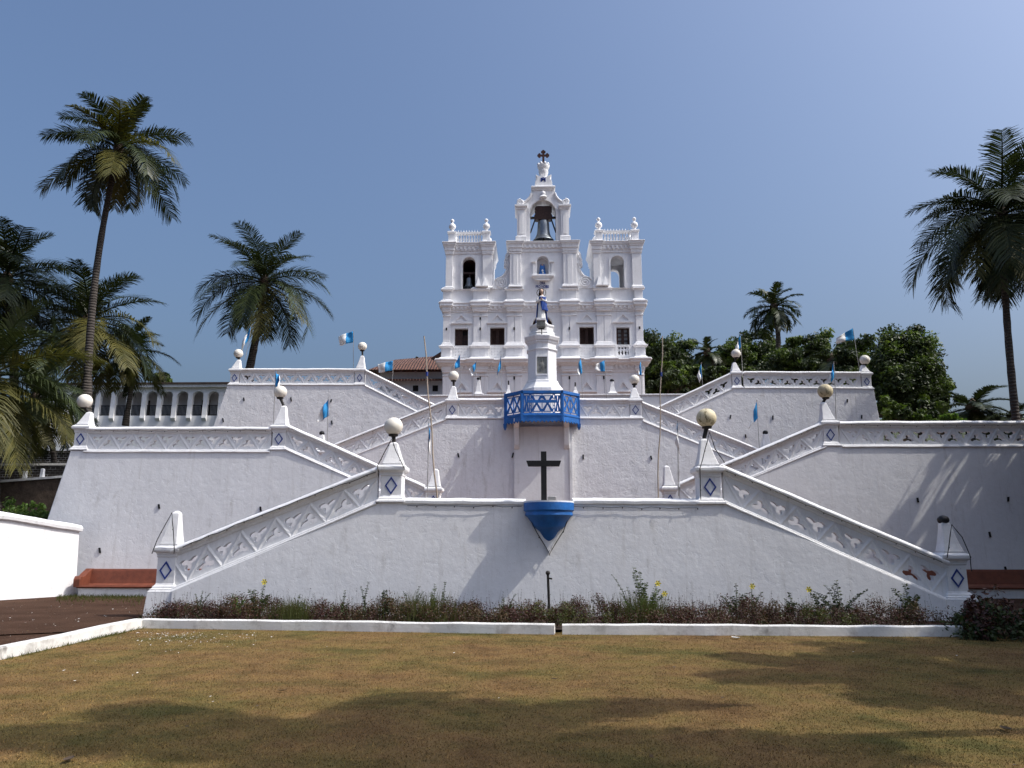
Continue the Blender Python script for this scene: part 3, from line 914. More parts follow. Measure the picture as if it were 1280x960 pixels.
# ================================================================= BALCONY
def balcony():
    xc = P(677.5, 510, Y3 - 0.8).x
    yw = Y3
    zt_, zb_ = P(678, 489, Y3 - 1).z, P(678, 527, Y3 - 1).z
    depth = 1.15
    hw_back, hw_front = 1.60, 0.86
    o = thing('balcony', (xc, yw, zb_), 'blue pierced metal balcony projecting from the wall below the white pillar', 'balcony')
    pts = [Vector((xc - hw_back, yw + 0.05, 0)), Vector((xc - hw_back, yw - 0.35, 0)), Vector((xc - hw_front, yw - depth, 0)), Vector((xc + hw_front, yw - depth, 0)), Vector((xc + hw_back, yw - 0.35, 0)), Vector((xc + hw_back, yw + 0.05, 0))]
    # floor
    fl = MB()
    zf = zb_ + 0.20
    ring = [(p.x, p.y) for p in pts]
    rr = []
    for off, z in ((-0.02, zf - 0.02), (0.05, zf + 0.03), (0.05, zf + 0.09), (0.0, zf + .12)):
        rr.append([(xc + (x - xc) * (1 + off / 1.6), yw + (y - yw) * (1 + off / 1.2), z) for x, y in ring])
    fl.rings(rr)
    mesh_obj('floor', fl, 'blue', o)
    top = MB()
    for a, b in zip(pts[:-1], pts[1:]):
        d = (b - a); L = d.length; d.normalize()
        nrm = Vector((d.y, -d.x, 0))
        def mp(u, y, z): return tuple(a + d * u + nrm * (-y) + Vector((0, 0, z)))
        fn = lambda x, y, z: mp(x, y, z)
        z0, z1 = zf + 0.12, zt_ - 0.12
        h = z1 - z0
        holes = []
        def tri(cx, cz, w, hh, up):
            return [(cx - w, cz - hh), (cx + w, cz - hh), (cx, cz + hh)] if up else [(cx - w, cz + hh), (cx, cz - hh), (cx + w, cz + hh)]
        cells = [(0.10, L - 0.10)] if L < 1.4 else [(0.08, 0.32), (0.40, L - 0.40), (L - 0.32, L - 0.08)]
        if L < 0.6:
            cells = [(0.08, L - 0.08)] if L > .3 else []
        for u0, u1 in cells:
            w = u1 - u0
            c = (u0 + u1) / 2
            k = 1 if w < 0.5 else 2
            for q in range(k):
                a0 = u0 + w * q / k + 0.015
                a1 = u0 + w * (q + 1) / k - 0.015
                holes.append([(a0, z0 + 0.03), (a1, z0 + 0.03), (a1, z0 + 0.085), (a0, z0 + 0.085)])
                holes.append([(a0, z1 - 0.085), (a1, z1 - 0.085), (a1, z1 - 0.03), (a0, z1 - 0.03)])
                cc = (a0 + a1) / 2; ww = (a1 - a0) / 2
                zm0, zm1 = z0 + 0.12, z1 - 0.12
                zm = (zm0 + zm1) / 2
                g = 0.052
                holes.append([(a0 + g * 1.6, zm0), (a1 - g * 1.6, zm0), (cc, zm - g)])
                holes.append([(a0 + g * 1.6, zm1), (cc, zm + g), (a1 - g * 1.6, zm1)])
                holes.append([(a0, zm0 + g * 1.4), (cc - g, zm), (a0, zm1 - g * 1.4)])
                holes.append([(a1, zm0 + g * 1.4), (a1, zm1 - g * 1.4), (cc + g, zm)])
        if L >= 1.4:
            for u in (0.36, L - 0.36):
                for q in range(5):
                    zz = z0 + 0.05 + (h - 0.1) * (q + .5) / 5
                    holes.append(rect(u - 0.017, u + 0.017, zz - h * .07, zz + h * .07))
        top.plate(rect(0, L, z0, z1), holes, 0, 0.035, fn=fn)
        # rails
        for (za, zb2, y0_, y1_) in ((z1, zt_, -0.05, 0.09), (z0 - 0.0, z0 + .0, 0, 0)):
            if zb2 > za:
                top.plate(rect(-0.02, L + 0.02, za, zb2), [], y0_, y1_, fn=fn)
        # scalloped fringe
        n = max(2, int(L / 0.16))
        zz0 = zf
        out = [(0, zz0 + .06)]
        for i in range(n):
            out += [(L * i / n, zz0 - 0.17), (L * (i + .5) / n, zz0 - 0.26)]
        out += [(L, zz0 - 0.17), (L, zz0 + .06)]
        mesh_obj('scalloped_fringe', MB().plate(out, [], -0.03, 0.0, fn=fn), 'blue', o)
    mesh_obj('pierced_railing', top, 'blue', o)
    for k_, p in enumerate(pts[1:5]):
        ps = MB().box(p.x - 0.05, p.x + 0.05, p.y - 0.05, p.y + 0.05, zf - 0.2, zt_ + 0.02)
        if k_ in (0, 3):
            ps.mould(p.x, p.x, p.y, p.y, [(0.02, zf - 0.48), (0.07, zf - 0.36), (0.08, zf - 0.201)])
        mesh_obj('corner_post', ps, 'blue', o, bevel=0.01)
    # board on the front of the railing
    mesh_obj('name_board', MB().box(xc - 0.62, xc + 0.62, yw - depth - 0.07, yw - depth - 0.03, zf + 0.58, zf + 0.70), 'blue', o)
    # masonry brackets under it
    for px in (646, 708):
        x = P(px, 560, Y3).x
        zc = P(px, 530, Y3).z
        br = [(yw - 0.85, zc + .12), (yw - 0.85, zc - 0.02), (yw - 0.50, zc - .22), (yw - 0.36, zc - 0.95), (yw - 0.26, zc - 1.1), (yw - 0.18, zc - 1.15), (yw - .18, zc + .12)]
        mb = MB()
        rr = [[(x + q, y, z) for y, z in br] for q in (-0.115, 0.115)]
        mb.rings(rr)
        mesh_obj('bracket', mb, 'trim', o, bevel=0.02)
balcony()

# ================================================================= BLUE BRACKET WITH CROSS
def corbel():
    xc = P(686, 640, Y1).x
    zt_ = P(686, 629, Y1).z
    o = thing('wall_bracket', (xc, Y1, zt_), 'bright blue moulded bracket on the lowest wall carrying the black cross', 'bracket')
    s = 0.0193
    prof = [(31, 0.0), (31, -9), (29, -11), (29.5, -15), (26, -18), (21, -25), (20, -28), (17.5, -30), (12, -35), (8, -42), (4.5, -46), (1.5, -47.5), (0.3, -48)]
    mb = MB()
    n = 20
    rr = []
    for r, z in prof:
        rr.append([(xc + r * s * math.cos(math.pi + math.pi * i / n), Y1 - 0.03 - max(0, -z * s) * 0.05 * 0 + r * s * 1.0 * math.sin(math.pi + math.pi * i / n), zt_ + z * s) for i in range(n + 1)])
    mb.rings(rr)
    mesh_obj('blue_bowl', mb, 'blue', o, smooth=True)
    mesh_obj('white_top', MB().rings([[(xc + r * s * math.cos(math.pi + math.pi * i / n), Y1 + .15 + (r * s + .15) * math.sin(math.pi + math.pi * i / n), z) for i in range(n + 1)] for r, z in ((32, zt_ + .003), (32, zt_ + .04))]), 'trim', o)
    # raised V moulding behind it
    V = [(655, 632), (686, 692), (717, 632), (686, 632)]
    mesh_obj('backing_shield', MB().plate([XZ(*q, Y1) for q in reversed(V)], [], Y1 - 0.12, Y1 + .05), 'wall', o, bevel=0.02)
    # cross
    w = 0.067
    q = P(680, 626, Y1 - .25)
    zc0, zc1 = zt_ + .04, P(680, 564.5, Y1 - .25).z
    x = q.x
    c = thing('cross', (x, Y1 - .25, zc0), 'plain black cross standing on the blue wall bracket', 'cross')
    mesh_obj('upright', MB().box(x - w, x + w, Y1 - .31, Y1 - .19, zc0, zc1), 'black', c, bevel=.006)
    za, zb = P(680, 583, Y1 - .25).z, P(680, 576, Y1 - .25).z
    hw = 0.40
    mb = MB().plate([(x - hw + .03, za), (x + hw - .03, za), (x + hw + 0.015, zb), (x - hw - .015, zb)], [], Y1 - .318, Y1 - .182)
    mesh_obj('crossbar', mb, 'black', c, bevel=.006)
    # floodlight beside it
    f = P(686, 622, Y1 - .25)
    fl = thing('floodlight', (f.x + .06, Y1 - .3, zc0), 'small grey floodlight at the foot of the black cross', 'floodlight')
    mesh_obj('housing', MB().mould(f.x + 0.0, f.x + .14, Y1 - .40, Y1 - .3, [(0.03, zc0 + .01), (0.03, zc0 + .09), (0.0, zc0 + .11)]), 'steel', fl, bevel=.008)
    mesh_obj('lens', MB().box(f.x, f.x + .14, Y1 - .435, Y1 - .42, zc0 + .02, zc0 + .085), 'glass_pale', fl)
corbel()

# ================================================================= PILLAR AND STATUE
YP = 37.2
def pillar():
    c = P(677.7, 460, YP)
    xc, yc = c.x, YP
    def z(py): return P(677.7, py, YP).z
    s = (P(700, 460, YP).x - P(690, 460, YP).x) / 10.0       # metres per photo pixel
    k = 1 / math.cos(math.pi / 8)
    rot = math.pi / 8
    o = thing('monument_pillar', (xc, yc, zt3), 'white octagonal pillar with grey plaque behind the blue balcony', 'pillar')
    def oct_(prof): return MB().lathe(xc, yc, [(r * s * k, zz) for r, zz in prof], 8, rot=rot)
    mesh_obj('plinth', oct_([(26, zt3 - .1), (26, z(500)), (25.5, z(489)), (24, z(487)), (22, z(484)), (20, z(481)), (19.5, z(478.5)), (18.5, z(478))]), 'trim', o, bevel=.015)
    mesh_obj('shaft', oct_([(17.8, z(478.4)), (17.5, z(441)), (19, z(440.5)), (19, z(439)), (17.2, z(438.5)), (17.2, z(433))]), 'trim', o, bevel=.012)
    mesh_obj('capital', oct_([(17, z(433.2)), (18.5, z(431)), (18.5, z(429.5)), (20.5, z(428)), (21.8, z(425)), (21.8, z(423.6)), (17, z(422)), (15.8, z(420.5)), (16.2, z(418.5)), (14.3, z(417)), (14.0, z(411.5)), (15.4, z(410.5)), (15.4, z(408.6)), (12, z(407.5))]), 'trim', o, bevel=.01)
    # dentils
    dn = MB()
    yf = yc - 18.5 * s
    for i in range(9):
        x = xc + (-7 + 14 * i / 8) * s
        dn.box(x - .022, x + .022, yf - .035, yf + .03, z(431.2), z(429.6))
    mesh_obj('dentils', dn, 'trim', o)
    yf = yc - 17.65 * s
    a0, a1, b0, b1 = xc - 8.2 * s, xc + 7.2 * s, z(472.5), z(448.5)
    fr = mesh_obj('plaque_frame', MB().plate(rect(a0, a1, b0, b1), [list(reversed(rect(a0 + .055, a1 - .055, b0 + .06, b1 - .06)))], yf - .05, yf + .05), 'trim', o)
    mesh_obj('plaque', MB().box(a0 + .05, a1 - .05, yf - .012, yf + .03, b0 + .055, b1 - .055), 'plaque', fr)
    # worn relief on the plaque
    rel = MB()
    mx, mz = (a0 + a1) / 2, (b0 + b1) / 2
    rel.lathe(mx, yf - .012, [(0.001, mz - .26), (.11, mz - .24), (.10, mz - .05), (.12, mz + .06), (.06, mz + .13), (.001, mz + .15)], 12, sy=.15)
    rel.lathe(mx + .01, yf - .012, [(0.001, mz + .13), (.05, mz + .16), (.055, mz + .21), (.001, mz + .26)], 12, sy=.2)
    mesh_obj('relief', rel, 'plaque', fr, smooth=True)
    # statue
    zb, ztop = z(407.6), z(361.5)
    H = ztop - zb
    sx = xc + 0.0
    st = thing('statue', (sx, yc, zb), 'painted statue of a robed woman with blue mantle and halo on the pillar', 'statue')
    # globe-like base
    mesh_obj('base', MB().lathe(sx, yc, [(.33, zb - .02), (.34, zb + .08), (.26, zb + .16), (.2, zb + .2)], 20), 'trim', st, smooth=True)
    prof = [(.225, .09), (.235, .12), (.20, .22), (.175, .36), (.165, .46), (.165, .55), (.15, .60), (.155, .68), (.17, .75), (.155, .79), (.085, .82), (.05, .84), (.045, .87)]
    n = 28
    rr = []
    for r, t in prof:
        fold = 0.10 * max(0, 1 - t / .62)
        off = -0.02 * math.sin(t * 5)
        rr.append([(sx + off + r * 1.0 * (1 + fold * math.sin(7 * a)) * math.cos(a), yc + .72 * r * (1 + fold * math.sin(7 * a)) * math.sin(a), zb + t * H) for a in [2 * math.pi * i / n for i in range(n)]])
    # head continues the same surface
    for r, t in ((.055, .885), (.085, .905), (.098, .935), (.09, .965), (.055, .99), (.004, 1.0)):
        rr.append([(sx - .01 + r * .86 * math.cos(a), yc - .02 + r * math.sin(a), zb + t * H) for a in [2 * math.pi * i / n for i in range(n)]])
    bd = MB().rings(rr)
    nf = len(bd.f)
    bd.m = [1 if (sum(bd.v[i][2] for i in f) / len(f) - zb) / H > .825 else 0 for f in bd.f]
    # nose
    bd.add([(sx - .028, yc - .115, zb + .925 * H), (sx + .008, yc - .115, zb + .925 * H), (sx - .01, yc - .14, zb + .927 * H), (sx - .01, yc - .115, zb + .945 * H)], [(0, 1, 2), (1, 3, 2), (3, 0, 2)], 1)
    mesh_obj('robed_body', bd, ['flag_white', 'skin'], st, smooth=True)
    # arms bent to the breast with joined hands
    ar = MB()
    ar.tube([(sx - .17, yc + .0, zb + .76 * H), (sx - .23, yc - .08, zb + .64 * H), (sx - .03, yc - .19, zb + .68 * H)], [.07, .075, .055], 10)
    ar.tube([(sx + .15, yc + .0, zb + .76 * H), (sx + .21, yc - .08, zb + .64 * H), (sx + .0, yc - .2, zb + .685 * H)], [.07, .075, .055], 10)
    mesh_obj('sleeves', ar, 'flag_white', st, smooth=True)
    hd = MB()
    for q in (-.022, .022):
        hd.tube([(sx - .01 + q * 1.5, yc - .19, zb + .68 * H), (sx - .01 + q, yc - .215, zb + .71 * H)], [.03, .026], 8)
        for f_ in range(4):
            dx = q + (f_ - 1.5) * .002
            hd.tube([(sx - .01 + dx, yc - .235 + f_ * .013, zb + .705 * H), (sx - .01 + dx * .6, yc - .24 + f_ * .012, zb + (.752 - abs(f_ - 1.4) * .004) * H)], [.011, .006], 6)
        hd.tube([(sx - .01 + q * 1.6, yc - .2, zb + .70 * H), (sx - .01 + q * 1.2, yc - .185, zb + .735 * H)], [.012, .008], 6)
    mesh_obj('hands', hd, 'skin', st, smooth=True)
    # hair
    hr = []
    for t, r, o_ in ((.83, .05, .06), (.86, .09, .03), (.90, .112, .012), (.94, .117, .0), (.975, .10, .0), (1.0, .05, 0), (1.008, .004, 0)):
        ring = []
        for i in range(20):
            a = math.pi * (i / 19) * 1.25 - math.pi * .125
            ring.append((sx - .01 + r * math.cos(a), yc - .005 + o_ + r * math.sin(a), zb + t * H))
        hr.append(ring)
    hb = MB()
    hb.rings(hr, closed=False, cap0=False, cap1=False)
    hb.tube([(sx - .09, yc, zb + .93 * H), (sx - .11, yc + .02, zb + .87 * H), (sx - .12, yc + .05, zb + .80 * H)], [.03, .04, .02], 8)
    mesh_obj('hair', hb, 'hair', st, smooth=True)
    # blue mantle: sweep from the left shoulder across to the right hip, and behind
    mt = MB()
    rows = []
    for i in range(15):
        t = i / 14
        zz = lerp(.77, .40, t)
        row = []
        for j in range(17):
            a = lerp(-2.25 + .75 * t, .35, j / 16)
            rad = lerp(.185, .205, t) + .018 * math.sin(9 * a + 5 * t) + .10 * max(0, t - .25) * max(0, (j - 9) / 7)
            row.append((sx + rad * 1.05 * math.cos(a), yc + .78 * rad * math.sin(a) - .03, zb + (zz - .05 * (1 - j / 16) * t + .05 * t * (1 - j / 16)) * H))
        rows.append(row)
    mt.rings(rows, closed=False, cap0=False, cap1=False)
    rows = []
    for i in range(12):
        t = i / 11
        zz = lerp(.79, .10, t)
        rows.append([(sx + (lerp(.17, .27, t) + .012 * math.sin(j * 2.1)) * math.cos(a), yc + .02 + .75 * (lerp(.17, .26, t)) * math.sin(a), zb + zz * H) for j, a in enumerate([lerp(.15, math.pi + .25, q / 14) for q in range(15)])])
    mt.rings(rows, closed=False, cap0=False, cap1=False)
    mm = mesh_obj('blue_mantle', mt, 'mantle', st, smooth=True)
    sm = mm.modifiers.new('thickness', 'SOLIDIFY'); sm.thickness = .02
    # halo ring
    hz = zb + .915 * H
    mesh_obj('halo', MB().tube([(sx - .01 + .215 * math.cos(a), yc + .06, hz + .2 * math.sin(a)) for a in [2 * math.pi * i / 32 for i in range(33)]], .017, 6), 'gold', st, smooth=True)
    stars = MB()
    for i in range(12):
        a = 2 * math.pi * i / 12
        stars.sphere((sx - .01 + .215 * math.cos(a), yc + .045, hz + .2 * math.sin(a)), .026, 8, 6)
    mesh_obj('halo_stars', stars, 'gold', st)
    # floodlight in front
    f = P(676, 405, YP - .8)
    s2 = s
    fl = thing('floodlight', (f.x, YP - .85, z(422)), 'white floodlight on a stem in front of the statue on the pillar', 'floodlight')
    x0, x1 = P(671.5, 405, YP - .8).x, P(681, 405, YP - .8).x
    zz0, zz1 = P(676, 410.5, YP - .8).z, P(676, 399.5, YP - .8).z
    mesh_obj('housing', MB().mould(x0, x1, YP - .98, YP - .80, [(0, zz0), (.03, zz0 + .06), (.03, zz1 - .06), (0, zz1)]), 'plaque', fl, bevel=.02)
    mesh_obj('hood', MB().box(x0 - .045, x1 + .045, YP - 1.06, YP - .78, zz1 - .10, zz1 + .02), 'trim', fl, bevel=.02)
    mesh_obj('stem', MB().tube([((x0 + x1) / 2 + .02, YP - .85, zz0), ((x0 + x1) / 2 + .03, YP - .8, z(423.5))], .022, 8).box(x0 + .05, x1 - .02, YP - .9, YP - .82, zz0 - .05, zz0 + .01), 'iron', fl)
pillar()

# ================================================================= CHURCH
def church():
    def Z(py): return P(680, py, YC).z
    def X(px, py): return P(px, py, YC).x
    F = YC                                              # main wall face
    ch = thing('church', (X(679, 480), YC, Z(500)), 'white baroque church front with two bell towers and a central belfry', 'church')
    def part(name, mb, mat='church', parent=ch, **kw):
        return mesh_obj(name, mb, mat, parent, **kw)
    ym = 440
    zbase = Z(512)
    # ---- walls of the two lower storeys, with openings
    wins = [(568.4, 585.2, 431.5, 410, 'open'), (612.6, 630.7, 431, 409, 'shut'), (724.4, 742.5, 431, 409, 'shut'), (770.5, 787, 431.5, 410, 'case')]
    holes = [rect(X(a, 420), X(b, 420), Z(c), Z(d)) for a, b, c, d, _ in wins]
    holes.append(arch(X(665.5, 410), X(690.5, 410), Z(446), Z(394.5)))
    for a, b in ((772, 788),):
        for i in range(4):
            cxp = lerp(a, b, (i + .5) / 4)
            for (c, d) in ((444.5, 438.3), (437.2, 434.2)):
                x0, x1, z0, z1 = X(cxp - 1.5, 440), X(cxp + 1.5, 440), Z(c), Z(d)
                zm, xm = (z0 + z1) / 2, (x0 + x1) / 2
                holes.append([(xm - .01, z0), (xm + .01, z0), (x1, zm), (xm + .01, z1), (xm - .01, z1), (x0, zm)])
    xl, xr = X(553.5, 440), X(804.5, 440)
    wallm = MB().plate(rect(xl, xr, zbase, Z(378)), holes, F, F + 0.6)
    part('facade_wall', wallm)
    part('nave', MB().box(xl + 1.5, xr - 1.5, F + 0.9, F + 22, zbase, Z(392)).rings([[(xl + 1.3, y, Z(392)), ((xl + xr) / 2, y, Z(368)), (xr - 1.3, y, Z(392))] for y in (F + 3.2, F + 22)]))
    part('dark_interior', MB().box(xl + .2, xr - .2, F + 0.62, F + .85, Z(448), Z(390)), 'dark')
    # ---- windows
    for a, b, c, d, kind in wins:
        x0, x1, z0, z1 = X(a, 420), X(b, 420), Z(c), Z(d)
        w = part('window', MB().plate(rect(x0, x1, z0, z1), [list(reversed(rect(x0 + .07, x1 - .07, z0 + .07, z1 - .07)))], F + .22, F + .32), 'wood')
        xm = (x0 + x1) / 2
        if kind == 'case':
            bars = MB().box(xm - .035, xm + .035, F + .20, F + .30, z0 + .05, z1 - .05)
            for i in range(1, 4):
                zz = lerp(z0 + .05, z1 - .05, i / 4)
                bars.box(x0 + .06, x1 - .06, F + .23, F + .29, zz - .025, zz + .025)
            for q in (x0 + .1, xm - .06, xm + .06, x1 - .1):
                bars.box(q - .03, q + .03, F + .225, F + .295, z0 + .05, z1 - .05)
            mesh_obj('glazing_bars', bars, 'wood', w)
            mesh_obj('pane', MB().box(x0 + .05, x1 - .05, F + .31, F + .33, z0 + .05, z1 - .05), 'glass_pale', w)
        elif kind == 'shut':
            sh = MB()
            for s0, s1 in ((x0 + .06, xm - .01), (xm + .01, x1 - .06)):
                sh.plate(rect(s0, s1, z0 + .06, z1 - .06), [list(reversed(rect(s0 + .07, s1 - .07, z0 + .14, z1 - .14)))], F + .24, F + .29)
                n = 16
                for i in range(n):
                    zz = lerp(z0 + .15, z1 - .15, (i + .5) / n)
                    sh.add([(s0 + .06, F + .25, zz - .03), (s1 - .06, F + .25, zz - .03), (s1 - .06, F + .29, zz + .03), (s0 + .06, F + .29, zz + .03)], [(0, 1, 2, 3)])
            mesh_obj('shutters', sh, 'wood', w)
            mesh_obj('pane', MB().box(x0 + .05, x1 - .05, F + .31, F + .33, z0 + .05, z1 - .05), 'dark', w)
        else:
            # one leaf closed, one pushed inward
            sh = MB().box(x0 + .06, xm + .06, F + .25, F + .29, z0 + .06, z1 - .06)
            sh.box(xm + .1, x1 - .08, F + .33, F + .37, z0 + .06, z0 + .8)
            mesh_obj('shutters', sh, 'wood', w)
            mesh_obj('pane', MB().box(x0 + .05, x1 - .05, F + .40, F + .42, z0 + .05, z1 - .05), 'dark', w)
        # white surround and pediment
        sr = MB().plate(rect(x0 - .16, x1 + .16, z0 - .03, z1 + .17), [list(reversed(rect(x0 - .0, x1 + .0, z0, z1)))], F - .035, F + .05)
        mesh_obj('surround', sr, 'church', w)
        pc = (a + b) / 2
        p0, p1, zb, zt = X(pc - 12.5, 402), X(pc + 12.5, 402), Z(403), Z(391.5)
        pm = (p0 + p1) / 2
        pd = MB().plate([(p0, zb), (p1, zb), (pm, zt)], [[(p0 + .30, zb + .10), (pm, zt - .15), (p1 - .30, zb + .10)]], F - .12, F + .05)
        pd.plate([(p0 + .3, zb + .12), (p1 - .3, zb + .12), (pm, zt - .14)], [], F - .04, F + .05)
        pd.box(p0 - .03, p1 + .03, F - .15, F + .05, zb - .07, zb)
        part('window_pediment', pd)
        # panel under the window
        q0, q1 = X(pc - 9.5, 440), X(pc + 9.5, 440)
        if kind != 'case':
            hh = []
            for i in range(5):
                for j in range(3):
                    cx_, cz_ = lerp(q0 + .12, q1 - .12, i / 4), lerp(Z(445), Z(434), (j + .5) / 3)
                    hh.append([(cx_ - .06, cz_), (cx_, cz_ - .06), (cx_ + .06, cz_), (cx_, cz_ + .06)])
            part('lattice_panel', MB().plate(rect(q0, q1, Z(446), Z(433)), hh, F - .05, F + .02))
        else:
            part('lattice_panel', MB().plate(rect(q0, q1, Z(446.5), Z(433)), [list(reversed(rect(q0 + .13, q1 - .13, Z(445), Z(434))))], F - .05, F + .02))
    # central arched opening
    part('arched_window', MB().plate(arch(X(665.5, 410), X(690.5, 410), Z(446), Z(394.5)), [], F + .3, F + .36), 'wood')
    part('arch_surround', MB().plate(arch(X(663.5, 410), X(692.5, 410), Z(446), Z(392.5)), [list(reversed(arch(X(665.5, 410), X(690.5, 410), Z(445.8), Z(394.5))))], F - .06, F + .05))
    # ---- pilasters: lower and upper storey, attic pedestals
    pil = [(554, 562.6), (591.8, 609), (634, 651.6), (703, 720.6), (746, 763.6), (795, 803.8)]
    for i, (a, b) in enumerate(pil):
        x0, x1 = X(a, 415), X(b, 415)
        d = .10
        m = MB().box(x0, x1, F - d, F + .05, Z(427.5), Z(387))
        if b - a > 12:
            xm = (x0 + x1) / 2
            m = MB().box(x0, xm - .035, F - d, F + .05, Z(427.5), Z(387)).box(xm + .035, x1, F - d, F + .05, Z(427.5), Z(387)).box(xm - .034, xm + .034, F - .05, F + .04, Z(427.5), Z(387))
        m.mould(x0, x1, F - d, F, [(.0, Z(395.8)), (.05, Z(395.2)), (.05, Z(394.2)), (0, Z(393.8))])
        m.mould(x0, x1, F - d, F, [(.12, Z(432.2)), (.12, Z(430.4)), (.06, Z(429.8)), (.06, Z(428.4)), (0, Z(427.6))])
        o = part('pilaster', m, bevel=.01)
        # little dark vents in the joint
        xm = (x0 + x1) / 2
        vz = [(411, 1.6)] + ([(398, 1.3), (429, .7)] if i in (1,) else []) + ([(429, .6)] if i in (2, 4) else [])
        if i == 4: vz = [(429, .6)]
        vm = MB()
        for py, hpx in vz:
            z0_, z1_ = Z(py + hpx), Z(py - hpx)
            vm.box(xm - .05, xm + .05, F - d - .03, F - .0, z0_, z1_)
        mesh_obj('vent', vm, 'black', o)
        # pedestal under it
        pd = MB().mould(x0 - .08, x1 + .08, F - d - .08, F, [(.16, Z(449.8)), (.16, Z(448.2)), (.07, Z(446.8)), (0.02, Z(446)), (0.02, Z(435.4)), (.10, Z(434.6)), (.17, Z(434)), (.17, Z(432.6)), (.04, Z(431.6))])
        if b - a > 12:
            for q in (.28, .72):
                xq = lerp(x0, x1, q)
                pd.box(xq - .2, xq + .2, F - d - .125, F - d, Z(445), Z(437))
        part('pilaster_pedestal', pd, bevel=.012)
        # lower storey
        x0b, x1b = X(a - .3, 480), X(b + .3, 480)
        lo = MB().box(x0b, x1b, F - d, F + .05, zbase, Z(458))
        if b - a > 12:
            xm = (x0b + x1b) / 2
            lo = MB().box(x0b, xm - .035, F - d, F + .05, zbase, Z(458)).box(xm + .035, x1b, F - d, F + .05, zbase, Z(458)).box(xm - .034, xm + .034, F - .05, F + .04, zbase, Z(458))
        lo.mould(x0b, x1b, F - d, F, [(.0, Z(470.4)), (.05, Z(470)), (.05, Z(469)), (0, Z(468.4))])
        lo2 = part('pilaster', lo, bevel=.01)
        if i in (1, 2, 3, 4):
            xm = (x0b + x1b) / 2
            mesh_obj('vent', MB().box(xm - .05, xm + .05, F - d - .03, F, Z(474.5), Z(470.8)), 'black', lo2)
        # attic pedestal
        pa = MB().mould(x0 - .04, x1 + .04, F - d - .06, F, [(.14, Z(377.6)), (.14, Z(376)), (.05, Z(375)), (0.0, Z(374.4)), (0.0, Z(364)), (.06, Z(363.4)), (.14, Z(362.8)), (.14, Z(361.4)), (.05, Z(360.6)), (.05, Z(359.8)), (0, Z(359))])
        part('attic_pedestal', pa, bevel=.012)
    # lower storey pediments
    for pc in (577, 621.6, 733.5, 779):
        p0, p1, zb, zt = X(pc - 12, 488), X(pc + 12, 488), Z(489.5), Z(476)
        pm = (p0 + p1) / 2
        pd = MB().plate([(p0, zb), (p1, zb), (pm, zt)], [[(p0 + .30, zb + .10), (pm, zt - .15), (p1 - .30, zb + .10)]], F - .12, F + .05)
        pd.box(p0 - .03, p1 + .03, F - .15, F + .05, zb - .07, zb)
        part('door_pediment', pd)
    # ---- main cornices, breaking forward over the pilasters
    def cornice(py_top, py_bot, name, proj=.55, ends=(553.5, 804.5), brk=True, y1=F + .6):
        zt, zb = Z(py_top), Z(py_bot)
        h = zt - zb
        prof = [(.0, zb), (.06, zb + .03 * h), (.06, zb + .16 * h), (.10, zb + .2 * h), (.10, zb + .46 * h), (.2, zb + .52 * h), (.24, zb + .6 * h), (proj * .8, zb + .68 * h), (proj * .85, zb + .82 * h), (proj, zb + .88 * h), (proj, zb + .97 * h), (proj * .9, zt), (.0, zt + .03)]
        m = MB().mould(X(ends[0], py_bot), X(ends[1], py_bot), F, y1, prof)
        # brackets under the corona
        n = int((ends[1] - ends[0]) / 5.2)
        for i in range(n):
            x = X(lerp(ends[0] + 3, ends[1] - 3, i / (n - 1)), py_bot)
            m.box(x - .07, x + .07, F - .2, F, zb + .30 * h, zb + .56 * h)
        part(name, m, bevel=.01)
        if brk:
            for k_, (a, b) in enumerate(pil):
                e = .0035 * (1 + k_ % 2)
                pr = [(o_, z_ + e) for o_, z_ in prof]
                part(name, MB().mould(X(a, py_bot) + .03, X(b, py_bot) - .03, F - .2, F + .3, pr), bevel=.01)
    cornice(450, 466, 'lower_cornice', .52)
    cornice(378, 390, 'upper_cornice', .27)
    # string line above the attic
    part('attic_wall', MB().box(xl + .1, xr - .1, F + .06, F + .55, Z(379), Z(361.2)))
    # ---- towers
    def tower(xa, xb, o0, o1, through, label):
        """xa..xb body in px at the arch, o0..o1 the opening"""
        x0, x1 = X(xa, 340), X(xb, 340)
        dep = 3.2
        f = F - .02
        zt, zb = Z(315), Z(361.3)
        hole = arch(X(o0, 345), X(o1, 345), Z(361), Z(320.8))
        rh = [list(reversed(hole))]
        t = part('tower', MB().plate(rect(x0, x1, zb, zt + .3), rh, f, f + .5))
        bk = MB()
        if through:
            bk.plate(rect(x0, x1, zb, zt + .3), rh, f + dep - .5, f + dep)
        else:
            bk.box(x0, x1, f + dep - .3, f + dep, zb, zt + .3)
        bk.box(x0, x0 + .4, f + .49, f + dep - .49, zb, zt + .29)
        bk.box(x1 - .4, x1, f + .49, f + dep - .49, zb, zt + .29)
        bk.box(x0 + .01, x1 - .01, f + .05, f + dep - .05, zt + .02, zt + .5)
        bk.box(x0 + .3, x1 - .3, f + .3, f + dep - .2, zb - .3, zb + .02)
        mesh_obj('belfry_walls', bk, 'church', t)
        if not through:
            ln = MB().box(x0 + .401, x1 - .401, f + dep - .36, f + dep - .301, zb + .03, zt)  # dark lining added inside the white tower; its colour stands in for shade
            ln.box(x0 + .401, x0 + .44, f + .6, f + dep - .4, zb + .03, zt)
            ln.box(x1 - .44, x1 - .401, f + .6, f + dep - .4, zb + .03, zt)
            ln.box(x0 + .45, x1 - .45, f + .6, f + dep - .4, zt - .45, zt - .35)
            mesh_obj('shade_lining', ln, 'wood', t)
        # arch surround
        h2 = arch(X(o0 - 2.2, 345), X(o1 + 2.2, 345), Z(361), Z(318.6))
